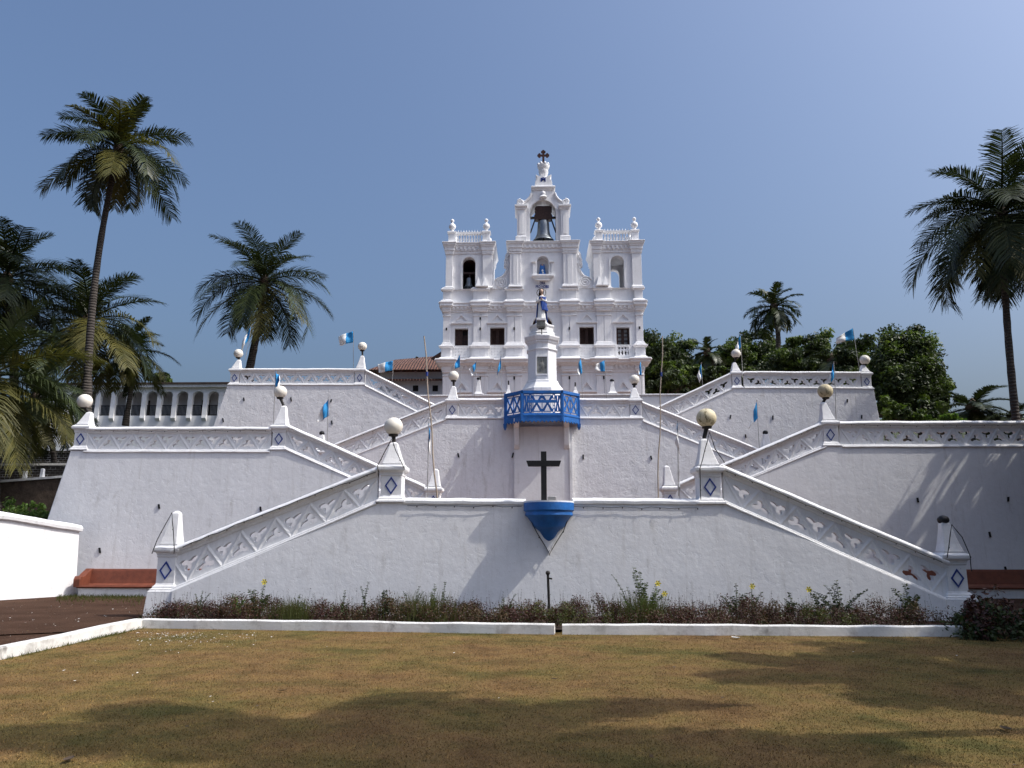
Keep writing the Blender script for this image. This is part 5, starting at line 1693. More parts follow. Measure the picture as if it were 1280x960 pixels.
# built-in red oxide benches at the foot of the tall walls
def bench(px0, px1, py_back, label, arm_left):
    yb = Y2 - 0.26
    Pz = lambda px, py: P(px, py, yb - .3)
    x0, x1 = Pz(px0, 735).x, Pz(px1, 735).x
    o = thing('bench', ((x0 + x1) / 2, yb - .4, 0), label, 'bench', 'red oxide benches')
    zs, zb_ = 0.36, P(0, py_back, yb - .1).z
    zb_ = 0.86
    seat = MB()
    n = 12
    prof = [(yb - .72, 0.27), (yb - .75, .31), (yb - .72, .36), (yb - .25, .34), (yb - .16, .40), (yb - .06, .8), (yb - .03, zb_), (yb + .1, zb_ + .01), (yb + .15, .2)]
    rr = [[(lerp(x0, x1, i / n), y, z + random.uniform(-.004, .004)) for y, z in prof] for i in range(n + 1)]
    mesh_obj('seat_and_back', seat.rings(rr), 'oxide', o)
    mesh_obj('base', MB().box(x0 + .04, x1 - .04, yb - .66, yb + .05, -.1, .27), 'trim', o)
    for k, xx in enumerate((x0, x1)):
        ap = [(yb - .74, .30), (yb - .76, .55), (yb - .68, .66), (yb - .5, .64), (yb - .3, .76), (yb - .05, zb_ + .02), (yb + .1, zb_ + .02), (yb + .1, .3)]
        mesh_obj('armrest', MB().rings([[(xx + q, y, z) for y, z in ap] for q in (-.11, .11)]), 'oxide', o, bevel=.02)
bench(104, 330, 710, 'red oxide masonry bench against the sunlit left wall', True)
bench(1100, 1420, 721, 'dark red masonry bench in deep tree shade at the right', False)
# small hooked iron rod in the path
q = G(48, 742)
rod = mesh_obj('iron_rod', MB().tube([(q.x - .3, q.y, .02), (q.x - .1, q.y, .22), (q.x + .0, q.y, .24), (q.x + .08, q.y, .19), (q.x, q.y, .16), (q.x - .05, q.y, .2)], .018, 6), 'iron', origin=(q.x, q.y, 0))
tag(rod, 'bent iron rod sticking out of the path by the bright left wall', 'rod')
q = G(691, 787, .2)
st = mesh_obj('pipe_standpost', MB().tube([(q.x, Y1 - 1.6, 0), (q.x - .03, Y1 - 1.6, 1.05)], .028, 8).sphere((q.x - .03, Y1 - 1.6, 1.09), .05, 10, 8).tube([(q.x - .03, Y1 - 1.6, .98), (q.x + .05, Y1 - 1.68, .97)], .02, 6), 'iron', origin=(q.x, Y1 - 1.6, 0))
tag(st, 'thin dark water standpipe in the flower bed below the blue bracket', 'standpipe')

# ================================================================= POLES AND FLAGS
def pole(top, bot, Y, label, r=.03, mat='bamboo', Yb=None):
    a, b = P(*top, Y), P(*bot, Y)
    b2 = b + (b - a).normalized() * 1.0
    n = 10
    pts = [a.lerp(b2, i / n) + Vector((.02 * math.sin(i * 1.7), 0, 0)) for i in range(n + 1)]
    o = thing('pole', tuple(b2), label, 'pole', 'bare poles on the lower landing')
    mesh_obj('shaft', MB().tube(pts, [r * (.75 + .25 * i / n) for i in range(n + 1)], 8), mat, o, smooth=True)
    k = a.lerp(b, .24)
    mesh_obj('cord_binding', MB().tube([tuple(k + Vector((0, 0, .06))), tuple(k - Vector((0, 0, .06)))], r * 1.5, 8), 'navy', o)
    return a
pole((530, 420), (546, 624), 22.5, 'tall bare bamboo pole leaning beside the left small pedestal', .025)
pole((828, 420), (822, 626), 22.5, 'tall bare bamboo pole standing beside the right small pedestal', .02)

def flag(top, bot, Y, label, edge, pole_mat='steel', r=.014, seed=0, bluefrac=.5):
    """edge: photo pixels of the cloth quad: hoist top, hoist bottom, fly top, fly bottom"""
    rs = random.Random(seed)
    a, b = P(*top, Y), P(*bot, Y)
    b2 = b + (b - a).normalized() * .35
    o = thing('flag', tuple(b2), label, 'flag', 'blue and white festival flags')
    mesh_obj('pole', MB().tube([a, a.lerp(b2, .5) + Vector((rs.uniform(-.02, .02), 0, 0)), b2], r, 6), pole_mat, o)
    ht, hb, ft, fb = [P(*e, Y) for e in edge]
    n, m = 14, 9
    ph = rs.uniform(0, 6)
    L = ((ft - ht).length + (fb - hb).length) / 2
    H = (ht - hb).length
    droop = max(0, 1 - L / max(.3, H)) if H > 0 else .5
    V = []
    for i in range(n + 1):
        u = i / n
        for j in range(m + 1):
            v = j / m
            p = ht.lerp(ft, u).lerp(hb.lerp(fb, u), v)
            amp = (.06 + .10 * droop) * min(1, u * 2.5)
            p = p + Vector((.25 * amp * math.sin(u * 6 + v * 3 + ph), amp * math.sin(u * 8.5 + v * 1.6 + ph) + .5 * amp * math.sin(v * 7 + u * 3 + ph), .3 * amp * math.sin(u * 7 + ph + v)))
            V.append(tuple(p))
    F_, mi = [], []
    for i in range(n):
        for j in range(m):
            F_.append((i * (m + 1) + j, i * (m + 1) + j + 1, (i + 1) * (m + 1) + j + 1, (i + 1) * (m + 1) + j))
            mi.append(0 if (i + .5) / n < bluefrac else 1)
    mb = MB(); mb.v = V; mb.f = F_; mb.m = mi
    c = mesh_obj('cloth', mb, ['flag_blue', 'flag_white'], o, smooth=True)
    s = c.modifiers.new('thickness', 'SOLIDIFY'); s.thickness = .006
FL = [
 ((314, 407), (308, 442), Y4 + .6, 'drooping flag above the outer globe of the topmost left wall', [(314, 408), (312, 422), (303, 426), (301, 440)]),
 ((442, 413), (442, 462), Y4 + .3, 'flag streaming left above the topmost left wall', [(441.5, 414), (441.5, 428), (423, 420), (424, 432)]),
 ((491.5, 451), (490, 476), YT + 1, 'flag streaming left in front of the red tiled roof', [(491, 451), (490.5, 463), (472, 455), (473, 466)]),
 ((345, 462), (342, 530), Y2 + .9, 'blue flag hanging directly behind the globe on the left bench wall', [(345, 463), (344, 483), (350, 474), (351.5, 486)]),
 ((411, 496), (409, 556), Y3 + .5, 'folded flag hanging left of the cross over the left sloping rail', [(411, 498), (411, 520), (399, 514), (396.5, 529)]),
 ((536, 527), (534, 618), 24.0, 'narrow limp flag beside the leaning bamboo pole', [(536, 528), (535.6, 548), (538.5, 552), (538, 572)]),
 ((575, 442), (575, 494), YT - .4, 'blue flag hanging just above the left balcony level globe', [(575, 443), (575, 459), (565, 461), (566, 462.5)]),
 ((595.5, 451), (593, 494), YT - .4, 'small crumpled white flag before the church left of the obelisk', [(595.5, 452), (594.5, 461), (586, 462), (590, 471)]),
 ((626.5, 442.5), (627, 494), YT - .4, 'narrow blue flag hanging just left of the white pillar', [(626.5, 443.5), (626.5, 460), (622, 462), (619, 473)]),
 ((726, 445), (728, 494), YT - .4, 'limp flag hanging just right of the white pillar', [(726, 446), (728, 466), (721, 464), (723, 471)]),
 ((755.5, 450), (758, 494), YT - .4, 'flag streaming left before the church right of the pillar', [(756, 450.5), (756.5, 464.5), (744, 456), (744, 464)]),
 ((801, 449), (802, 494), YT - .4, 'blue flag hanging just above the right balcony level globe', [(801, 451), (802, 469), (797, 466), (797.5, 470)]),
 ((876.5, 453), (878, 480), YT - .8, 'limp flag in front of the dark trees right of the church', [(876.5, 455), (877.5, 470), (871.5, 468), (875, 478)]),
 ((925.5, 417), (928, 460), Y4 + .5, 'flag hanging behind the inner globe of the topmost right wall', [(925.3, 419), (926.5, 434), (920, 432), (920, 441)]),
 ((1066, 410), (1076, 470), Y4 + .7, 'flag streaming left near the outer end of the topmost right wall', [(1066, 410), (1068, 424.5), (1046, 422), (1045.5, 429)]),
 ((1042, 452), (1045, 524), Y2 + .9, 'blue flag hanging above the brown stained globe', [(1042, 453), (1044, 471), (1037, 474), (1037, 480)]),
 ((946, 500), (949, 556), Y3 + .5, 'flag hanging over the right sloping rail right of the mouldy globe', [(945.5, 502), (947.5, 522), (939, 524), (936, 536)]),
 ((847, 526), (848, 606), 25.0, 'limp flag hanging in front of the right sloping rail, left of the mouldy globe', [(846.5, 528), (847, 553), (845, 552), (851, 569)]),
]
for i, (t, b, Y, lab, e) in enumerate(FL):
    flag(t, b, Y, lab, e, seed=i, bluefrac=.62 if i in (6, 8, 3, 11, 15) else .5)

# ================================================================= STRINGS OF FAIRY LIGHTS
def light_string(pts3, label, sag=.02, r=.0065):
    rs = random.Random(len(label))
    P_ = []
    for a, b in zip(pts3[:-1], pts3[1:]):
        n = max(2, int((Vector(b) - Vector(a)).length / .22))
        for i in range(n):
            p = Vector(a).lerp(Vector(b), i / n)
            P_.append(p + Vector((rs.uniform(-.01, .01), rs.uniform(-.008, .002), rs.uniform(-sag, sag))))
    P_.append(Vector(pts3[-1]))
    o = thing('light_string', tuple(P_[0]), label, 'string lights', 'strings of small lamps along the edges')
    mesh_obj('cable', MB().tube(P_, r, 5), 'black', o)
    bl = MB()
    for p in P_[1::2]:
        bl.lathe(p.x, p.y - .012, [(.011, p.z - .036), (.014, p.z - .02), (.008, p.z)], 6)
    mesh_obj('bulbs', bl, 'iron', o)
e = Y1 - .045
def L1(*px, y=e): return [tuple(P(a, b, y)) for a, b in px]
light_string(L1((228, 684), (350, 634), (470, 590)), 'dark light cable along the rail of the left front flight', r=.009)
light_string(L1((908, 588), (1040, 645), (1178, 703)), 'dark light cable along the rail of the right front flight', r=.009)
light_string(L1((509, 632), (580, 632.5), (652, 633)), 'dark light cable under the coping left of the blue bracket')
light_string(L1((718, 634), (790, 634.5), (872, 635)), 'dark light cable under the coping right of the blue bracket')
light_string(L1((656, 634), (667, 660), (687, 693), (704, 664), (716, 636), y=Y1 - .15), 'dark light cable hung in a V round the blue bracket', r=.011)
light_string([tuple(P(a, b, Y2 - .045)) for a, b in ((118, 538), (230, 538.5), (332, 538))], 'dark light cable along the level rail of the left bench wall')
light_string([tuple(P(a, b, Y2 - .045)) for a, b in ((1056, 531), (1170, 532), (1290, 531))], 'dark light cable along the level rail of the shaded wall')
light_string([tuple(P(a, b, Y2 - .045)) for a, b in ((862, 601), (950, 564), (1024, 532))], 'dark light cable along the right rail sloping up to the shaded wall')
light_string([tuple(P(a, b, Y3 - .045)) for a, b in ((425, 555), (490, 529), (552, 505))], 'dark light cable along the left rail rising to the balcony level')
yp = Y1 - .07
light_string(L1((474, 590), (471, 584), (482, 562), (489, 549), (495, 562), (505, 585), y=yp), 'dark light cable over the pyramid of the large left pedestal', r=.011)
light_string(L1((876, 625), (875, 586), (881, 562), (886.5, 541), (894, 560), (905, 577), y=yp), 'dark light cable over the pyramid of the large right pedestal', r=.011)
light_string(L1((190, 692), (196, 676), (215, 641), (217, 660), (218, 690), y=yp), 'dark light cable over the pyramid at the left foot of the stairs', r=.011)
light_string(L1((1184, 698), (1190, 655), (1203, 672), (1213, 695), (1214, 712), y=yp), 'dark light cable over the pyramid at the right foot of the stairs', r=.011)

# ================================================================= PALMS
def frond_arrays(base, az, el, L, droop, rg, nl=46, lw=.05, ll=.30, hang=.55):
    base = np.array(base, float)
    ns = 22
    p = base.copy()
    pts, tans = [p.copy()], []
    daz = rg.uniform(-.25, .25)
    for i in range(ns):
        t = (i + .5) / ns
        e = el - droop * t ** 1.35
        a = az + daz * t
        d = np.array([math.cos(e) * math.cos(a), math.cos(e) * math.sin(a), math.sin(e)])
        tans.append(d)
        p = p + d * L / ns
        pts.append(p.copy())
    tans.append(tans[-1])
    pts, tans = np.array(pts), np.array(tans)
    V, F = [], []
    def quad(*q):
        o = len(V)
        V.extend(q)
        F.append((o, o + 1, o + 2, o + 3))
    # rachis
    side0 = np.array([-math.sin(az), math.cos(az), 0])
    for i in range(ns):
        w0, w1 = .055 * (1 - i / ns) + .008, .055 * (1 - (i + 1) / ns) + .008
        up = np.cross(tans[i], side0)
        quad(pts[i] - side0 * w0, pts[i] + side0 * w0, pts[i + 1] + side0 * w1, pts[i + 1] - side0 * w1)
        quad(pts[i] - up * w0 * .8, pts[i] + up * w0 * .8, pts[i + 1] + up * w1 * .8, pts[i + 1] - up * w1 * .8)
    roll = rg.uniform(-.5, .5)
    for k in range(nl):
        t = .10 + .90 * (k + rg.uniform(-.3, .3)) / nl
        t = min(max(t, .05), .995)
        f = t * ns
        i = min(int(f), ns - 1)
        c = pts[i] + (pts[i + 1] - pts[i]) * (f - i)
        tg = tans[i]
        sd = np.array([-math.sin(az + daz * t), math.cos(az + daz * t), 0])
        up = np.cross(tg, sd); up = up / np.linalg.norm(up)
        if up[2] < 0: up = -up
        ln = L * ll * .92 * (.35 + .65 * math.sin(math.pi * min(1, (t * .86 + .12))) ** .7) * rg.uniform(.85, 1.12)
        if t > .93: ln *= .75
        for s in (-1, 1):
            if rg.random() < .07:
                continue
            fwd = .45 + .55 * t + rg.uniform(-.12, .12)
            d = sd * s * math.cos(roll * .4) + tg * fwd + up * (.28 + roll * s * .35)
            d = d / np.linalg.norm(d)
            hh = hang * rg.uniform(.4, 1.7)
            w = lw * rg.uniform(.8, 1.2) * (.7 + .5 * math.sin(math.pi * t))
            wv = np.cross(d, up); wv = wv / np.linalg.norm(wv) * w / 2
            m = c + d * ln * .5 + np.array([0, 0, -1.0]) * ln * .12 * hh
            e_ = c + d * ln * .88 + np.array([0, 0, -1.0]) * ln * .52 * hh
            o = len(V)
            V.extend([c - wv * .6, c + wv * .6, m + wv, m - wv, e_ + wv * .25, e_ - wv * .25])
            F.append((o, o + 1, o + 2, o + 3))
            F.append((o + 3, o + 2, o + 4, o + 5))
    return np.array(V), np.array(F)

def palm(base, crown, L, n, seed, label, group='coconut palms round the church', r0=.2, r1=.13, bend=0.12, nuts=0, old=.15, spread=1.0, nl=74, side_bias=None, lw=.05, stem_side=1.0, name='palm_tree', hang=.55):
    rg = np.random.default_rng(seed)
    base, crown = Vector(base), Vector(crown)
    o = thing(name, tuple(base), label, 'palm tree', group)
    # curved trunk
    d = crown - base
    pts, rad = [], []
    m = 22
    for i in range(m + 1):
        t = i / m
        off = Vector((bend * d.length * math.sin(math.pi * t) * .5 * stem_side, 0, 0))
        p = base + d * t + off
        if i == 0: p = p - Vector((0, 0, .6))
        pts.append(p)
        rad.append(lerp(r0, r1, t ** .6) * (1.35 if i == 0 else 1.12 if i == 1 else 1) * (1 + .05 * math.sin(i * 2.4)))
    mesh_obj('trunk', MB().tube(pts, rad, 12), 'trunk', o, smooth=True)
    # crown of fronds, spear leaves up, old ones hanging
    Vs, Fs, Ms, off = [], [], [], 0
    for k in range(n):
        t = (k + .5) / n
        az = k * 2.39996 + rg.uniform(-.3, .3)
        el = lerp(1.35, -.75, t ** .85) * spread + rg.uniform(-.12, .12)
        dr = lerp(1.0, 1.75, t) * rg.uniform(.7, 1.3)
        if el < -.3: dr *= .5
        LL = L * lerp(.80, 1.0, min(1, t * 2.2)) * rg.uniform(.86, 1.08)
        if t > .85: LL *= .82
        v, f = frond_arrays(crown + Vector((0, 0, lerp(.18, -.25, t))), az, el, LL, dr, rg, nl=nl, lw=lw, hang=hang * lerp(.6, 1.5, t))
        Vs.append(v); Fs.append(f + off); off += len(v)
        isold = (t > .62 and rg.random() < old * 2.2) or rg.random() < old * .3
        Ms.append(np.full(len(f), 1 if isold else 0))
    fast_mesh('crown', np.concatenate(Vs), np.concatenate(Fs), ['palm', 'palm_old'], np.concatenate(Ms), parent=o)
    # fibrous boss where the leaf bases meet
    mesh_obj('leaf_bases', MB().lathe(crown.x, crown.y, [(r1 * 1.0, crown.z - .65), (r1 * 1.7, crown.z - .2), (r1 * 2.0, crown.z + .05), (r1 * 1.2, crown.z + .35), (.02, crown.z + .6)], 12), 'bark', o, smooth=True)
    for i in range(nuts):
        a = rg.uniform(0, 6.28)
        c = (crown.x + .32 * math.cos(a), crown.y + .32 * math.sin(a), crown.z - .35 - rg.uniform(0, .3))
        mesh_obj('coconut', MB().sphere(c, .13, 12, 8, 1.25), 'leaf_brown' if i % 2 else 'leaf_mid', o, smooth=True)
    return o

def palm_px(bpx, cpx, Y, Lpx, n, seed, label, dy=0.0, **kw):
    b, c = P(*bpx, Y), P(*cpx, Y + dy)
    s = (P(cpx[0] + 10, cpx[1], Y) - c if dy == 0 else P(cpx[0] + 10, cpx[1], Y + dy) - c).x / 10
    return palm(b, c, Lpx * s, n, seed, label, **kw)
palm_px((108, 500), (148, 186), 38, 97, 31, 11, 'tallest coconut palm with slender curved bare trunk at the left', r0=.22, r1=.13, bend=-.05, nuts=6, old=.22, spread=1.0)
palm_px((310, 470), (330, 352), 50, 100, 32, 25, 'coconut palm with a wide crown rising behind the topmost left wall', r0=.3, r1=.17, bend=.03, nuts=4, old=.25)
palm_px((96, 600), (110, 402), 43, 115, 34, 33, 'dense coconut palm whose crown surrounds the tall palm trunk', r0=.24, r1=.2, bend=.02, nuts=5, old=.28)
palm_px((20, 600), (8, 350), 41, 110, 30, 47, 'coconut palm cut off by the left picture edge, upper crown', r0=.26, r1=.18, bend=.03, old=.15)
palm_px((-8, 640), (-12, 470), 33, 150, 28, 58, 'lower coconut palm with yellowing fronds at the left picture edge', r0=.26, r1=.2, bend=.02, old=.35)
palm_px((69, 592), (44, 500), 37, 92, 20, 61, 'short young palm with thin brown stem below the palms, left of the bench wall', r0=.13, r1=.12, old=.3)
palm_px((158, 520), (160, 440), 48, 62, 20, 63, 'young palm half hidden before the left end of the arcaded building', r0=.16, r1=.15, old=.3)
# right side
palm_px((1272, 545), (1252, 268), 34, 142, 42, 71, 'tall dark coconut palm at the right picture edge', r0=.17, r1=.13, bend=-.02, old=.02, nuts=5)
palm_px((1340, 545), (1335, 255), 36, 150, 24, 75, 'second dark coconut palm reaching in from beyond the right edge', r0=.22, r1=.16, old=.02)
palm_px((968, 470), (967, 384), 66, 44, 24, 83, 'small distant coconut palm standing above the dark trees', r0=.26, r1=.18, old=.05, nl=36, lw=.08)
palm_px((884, 470), (884, 441), 62, 32, 18, 89, 'low distant palm among the trees right of the church', r0=.2, r1=.16, old=.05, nl=32, lw=.08, spread=1.0)
palm_px((1212, 540), (1216, 510), 46, 62, 18, 97, 'low bushy palm behind the shaded wall, right of the leafy tree', r0=.2, r1=.2, old=.05, spread=.75, hang=.35)
palm_px((1258, 545), (1268, 522), 44, 62, 14, 103, 'low palm with arching pale fronds at the foot of the tall right palm', r0=.2, r1=.18, old=.05, spread=.7)
palm_px((1036, 480), (1040, 452), 54, 46, 14, 107, 'feathery low palm behind the topmost right wall near its outer end', r0=.2, r1=.18, old=.05, spread=.8)
# palms standing right of the frame, whose shadows cross the lawn
palm((11.0, 8.95, 0), (8.1, 5.3, 12.0), 3.5, 17, 111, 'coconut palm just outside the right edge, leaning towards the lawn', bend=.0, old=.1, lw=.11, r0=.15, r1=.115, nl=96, hang=.3)
palm((15.2, 10.6, 0), (13.6, 9.6, 10.2), 3.9, 17, 113, 'coconut palm outside the right edge beside the lawn', bend=.02, old=.1, lw=.11, nl=96, hang=.3)
palm((18.0, 12.5, 0), (17.0, 11.4, 11.5), 3.6, 26, 117, 'coconut palm outside the right edge behind the leaning one', bend=.02, old=.1)

# ================================================================= BROADLEAF TREES
def leaf_cloud(centers, radii, per, size, rg, flat=.55, aspect=.5):
    """many small leaves (diamond quads) scattered through clumps"""
    C = np.repeat(np.asarray(centers, float), per, axis=0)
    Rr = np.repeat(np.asarray(radii, float), per)
    n = len(C)
    d = rg.normal(size=(n, 3)); d /= np.linalg.norm(d, axis=1)[:, None]
    rad = Rr * rg.random(n) ** .45
    p = C + d * rad[:, None] * np.array([1, 1, flat + .2])
    nrm = d * .5 + rg.normal(size=(n, 3)) * .6 + np.array([0, 0, .45])
    nrm /= np.linalg.norm(nrm, axis=1)[:, None]
    t = np.cross(nrm, rg.normal(size=(n, 3))); t /= np.linalg.norm(t, axis=1)[:, None]
    b = np.cross(nrm, t)
    s = (size * rg.uniform(.6, 1.35, n))[:, None]
    droop = np.array([0, 0, -1.0]) * s * .18
    V = np.stack([p - t * s, p - b * s * aspect, p + t * s + droop, p + b * s * aspect], axis=1).reshape(-1, 3)
    F = np.arange(n * 4).reshape(-1, 4)
    return V, F
def tree(base, top, rx, ry, seed, label, mat=('leaf_dark',), nclump=60, per=70, leaf=.16, group='trees behind the stairway', trunk=.22, low=.3, name='tree', cat='tree'):
    """crown fills an uneven ellipsoid between base+low and top"""
    rg = np.random.default_rng(seed)
    base = Vector(base)
    H = top - base.z
    o = thing(name, tuple(base), label, cat, group)
    zc = base.z + H * (low + (1 - low) / 2)
    rz = H * (1 - low) / 2
    cs, rs_ = [], []
    lobes = []
    for i in range(7):
        a = rg.uniform(0, 6.28)
        lobes.append((math.cos(a) * rx * rg.uniform(.25, .62), math.sin(a) * ry * rg.uniform(.25, .62), rg.uniform(-.45, .62) * rz, rg.uniform(.42, .66)))
    for i in range(nclump):
        lx, ly, lz, lr = lobes[i % len(lobes)]
        d = rg.normal(size=3); d /= np.linalg.norm(d)
        if d[2] < -.6: d[2] *= -.6
        k = rg.uniform(.55, 1.08)
        cs.append((base.x + lx + d[0] * rx * lr * k, base.y + ly + d[1] * ry * lr * k, zc + lz + d[2] * rz * lr * k))
        rs_.append(min(rx, rz) * rg.uniform(.13, .32))
    V, F = leaf_cloud(cs, rs_, per, leaf, rg)
    mi = np.zeros(len(F), int)
    if len(mat) > 1:
        mi = np.repeat((rg.random(nclump) < .3).astype(int), per)
    fast_mesh('crown', V, F, list(mat), mi, parent=o)
    tb = MB()
    fork = Vector((base.x + rg.uniform(-.2, .2), base.y, base.z + H * (low + .06)))
    tb.tube([base - Vector((0, 0, .5)), base.lerp(fork, .5) + Vector((rg.uniform(-.1, .1), 0, 0)), fork], [trunk * 1.25, trunk, trunk * .8], 9)
    mesh_obj('trunk', tb, 'bark', o, smooth=True)
    lb = MB()
    for i in range(0, nclump, max(1, nclump // 14)):
        c = Vector(cs[i])
        mid = fork.lerp(c, .5) + Vector((rg.uniform(-.3, .3), rg.uniform(-.3, .3), .15 * rz))
        lb.tube([fork, mid, c], [trunk * .5, trunk * .28, .02], 6)
    mesh_obj('limbs', lb, 'bark', o, smooth=True)
    return o
def tree_px(px, py_top, Y, wpx, seed, label, py_base=505, **kw):
    t = P(px, py_top, Y)
    z0 = max(P(px, py_base, Y).z, 0)
    s = (P(px + 10, py_top, Y).x - P(px, py_top, Y).x) / 10
    tree((t.x, Y, z0), t.z, wpx * s / 2, wpx * s / 2 * .8, seed, label, **kw)
D, MD = ('leaf_dark', 'leaf_mid'), ('leaf_mid', 'leaf_dark')
tree_px(822, 418, 70, 80, 201, 'dark tree directly behind the right corner of the church', mat=D, nclump=110, per=170, leaf=.15, low=.0)
tree_px(862, 424, 74, 84, 202, 'dark tree between the church and the low distant palm', mat=D, nclump=110, per=170, leaf=.15, low=.0)
tree_px(846, 452, 60, 84, 212, 'yellowish green bush in front of the dark trees right of the church', mat=MD, nclump=60, per=80, leaf=.2, low=.05)
tree_px(905, 428, 72, 70, 203, 'dark tree behind the inner globe of the topmost right wall', mat=D, nclump=110, per=170, leaf=.15, low=.0)
tree_px(945, 412, 76, 86, 204, 'dark round tree left of the small distant palm', mat=D, nclump=110, per=170, leaf=.15, low=.0)
tree_px(998, 420, 68, 88, 205, 'brighter green tree right of the small distant palm', mat=MD, nclump=110, per=170, leaf=.15, low=.0)
tree_px(1040, 428, 66, 80, 206, 'dark tree behind the streaming flag on the right', mat=D, nclump=110, per=170, leaf=.15, low=.0)
tree_px(1075, 422, 60, 70, 207, 'thin crowned tree right of the streaming flag', mat=D, nclump=110, per=170, leaf=.15, low=.0)
tree_px(1100, 422, 50, 118, 208, 'large leafy tree beside the outer end of the topmost right wall', mat=D, nclump=170, per=190, leaf=.11, py_base=540, low=.08)
tree_px(1142, 444, 52, 84, 209, 'leafy tree with thin top right of the large leafy one', mat=D, nclump=110, per=170, leaf=.11, py_base=545, low=.08)
tree_px(1130, 500, 44, 74, 213, 'bright green bush just behind the shaded wall', mat=MD, nclump=50, per=80, leaf=.15, py_base=548, low=.02, cat='bush', name='bush')
tree_px(1178, 516, 42, 60, 214, 'low yellowish bush behind the shaded wall near the low palms', mat=('leaf_bright', 'leaf_mid'), nclump=30, per=70, leaf=.13, py_base=548, low=.02, cat='bush', name='bush')
tree_px(830, 462, 56, 60, 217, 'dark bush just right of the church corner, low behind the parapet', mat=D, nclump=70, per=130, leaf=.13, low=.0, py_base=515, cat='bush', name='bush')
tree_px(900, 462, 58, 80, 218, 'dark low growth behind the right sloping rail of the topmost wall', mat=D, nclump=70, per=130, leaf=.13, low=.0, py_base=515, cat='bush', name='bush')
tree_px(985, 446, 60, 110, 219, 'dark shrub mass behind the middle of the topmost right balustrade', mat=D, nclump=90, per=130, leaf=.13, low=.0, py_base=515, cat='bush', name='bush')
tree_px(1060, 452, 56, 80, 220, 'dark shrub behind the outer globe of the topmost right wall', mat=D, nclump=70, per=130, leaf=.13, low=.0, py_base=515, cat='bush', name='bush')
tree_px(1072, 432, 53, 90, 227, 'dark tree just behind the outer end of the topmost right wall', mat=D, nclump=110, per=170, leaf=.12, py_base=530, low=.0)
tree_px(1166, 478, 50, 66, 228, 'lower dark tree at the right foot of the large leafy one', mat=D, nclump=70, per=150, leaf=.11, py_base=545, low=.0)
tree_px(1052, 440, 55, 60, 229, 'small dark tree pressing against the outer end of the topmost right wall', mat=D, nclump=60, per=150, leaf=.11, py_base=535, low=.0)
tree_px(200, 466, 70, 30, 215, 'tree top just showing above the arcaded building roof', mat=D, nclump=30, per=60, leaf=.2, py_base=500, low=.3)
tree_px(526, 447, 63.5, 22, 216, 'weeds growing on the ridge of the red tiled roof', mat=('leaf_brown', 'leaf_dark'), nclump=16, per=24, leaf=.12, py_base=452, low=.0, trunk=.02, cat='weed', name='weed')
# shade trees standing beyond the right edge of the frame
for (x, y, z, rx, h, sd, lab) in ((22.5, 24.0, 0, 5.2, 13.5, 221, 'broad shade tree outside the right edge beside the bench wall'),
                             (20.0, 17.0, 0, 4.6, 11.5, 222, 'broad shade tree outside the right edge beside the right stair foot'),
                             (27.0, 19.5, 0, 5.5, 15.5, 223, 'tallest shade tree outside the right edge'),
                             (21.5, 12.5, 0, 6.0, 14.0, 226, 'spreading shade tree outside the right edge behind the palms'),
                             (15.2, 14.4, 0, 3.9, 10.0, 224, 'smaller shade tree outside the right edge beside the dark bush'),):
    tree((x, y, z), h, rx, rx, sd, lab, mat=D, nclump=150, per=110, leaf=.26, low=.12, trunk=.3)

# dark bush at the right end of the bed, green weeds behind the left wall
def bush(c, r, h, seed, label, mats, n=40, per=90, leaf=.05, name='bush', group=None):
    rg = np.random.default_rng(seed)
    o = thing(name, c, label, 'bush', group)
    cs, rr = [], []
    for i in range(n):
        a, q = rg.uniform(0, 6.28), rg.random() ** .5
        zz = h * (1 - q ** 2 * .8) * rg.uniform(.2, 1)
        cs.append((c[0] + math.cos(a) * q * r, c[1] + math.sin(a) * q * r * .8, c[2] + zz)); rr.append(r * rg.uniform(.15, .3))
    V, F = leaf_cloud(cs, rr, per, leaf, rg, .8)
    V[:, 2] = np.maximum(V[:, 2], c[2] + .01)
    mi = np.repeat((rg.random(n) < .35).astype(int), per) if len(mats) > 1 else None
    fast_mesh('leaves', V, F, list(mats), mi, parent=o)
    tw = MB()
    for i in range(0, n, 3):
        tw.tube([(c[0] + rg.uniform(-.1, .1), c[1] + rg.uniform(-.1, .1), c[2] - .05), cs[i]], [.02, .006], 5)
    mesh_obj('twigs', tw, 'bark', o)
    return o
q = G(1262, 800)
bush((q.x + .1, q.y + .3, 0), 1.0, .75, 301, 'dark bush in the shade at the right end of the kerb', ('leaf_dark', 'leaf_red'), n=60, leaf=.045)
for px, py, sd, lab, mats in ((14, 640, 302, 'feathery green weed clump behind the bright left wall', ('leaf_bright', 'leaf_mid')), (44, 641, 303, 'leafy bright green weed clump behind the bright left wall', ('leaf_bright',)), (-20, 640, 304, 'green weed clump behind the bright left wall at the picture edge', ('leaf_mid', 'leaf_bright'))):
    b = P(px, py, 29.0)
    bush((b.x, 29.0, b.z - .7), .75, 1.25, sd, lab, mats, n=36, per=60, leaf=.07)

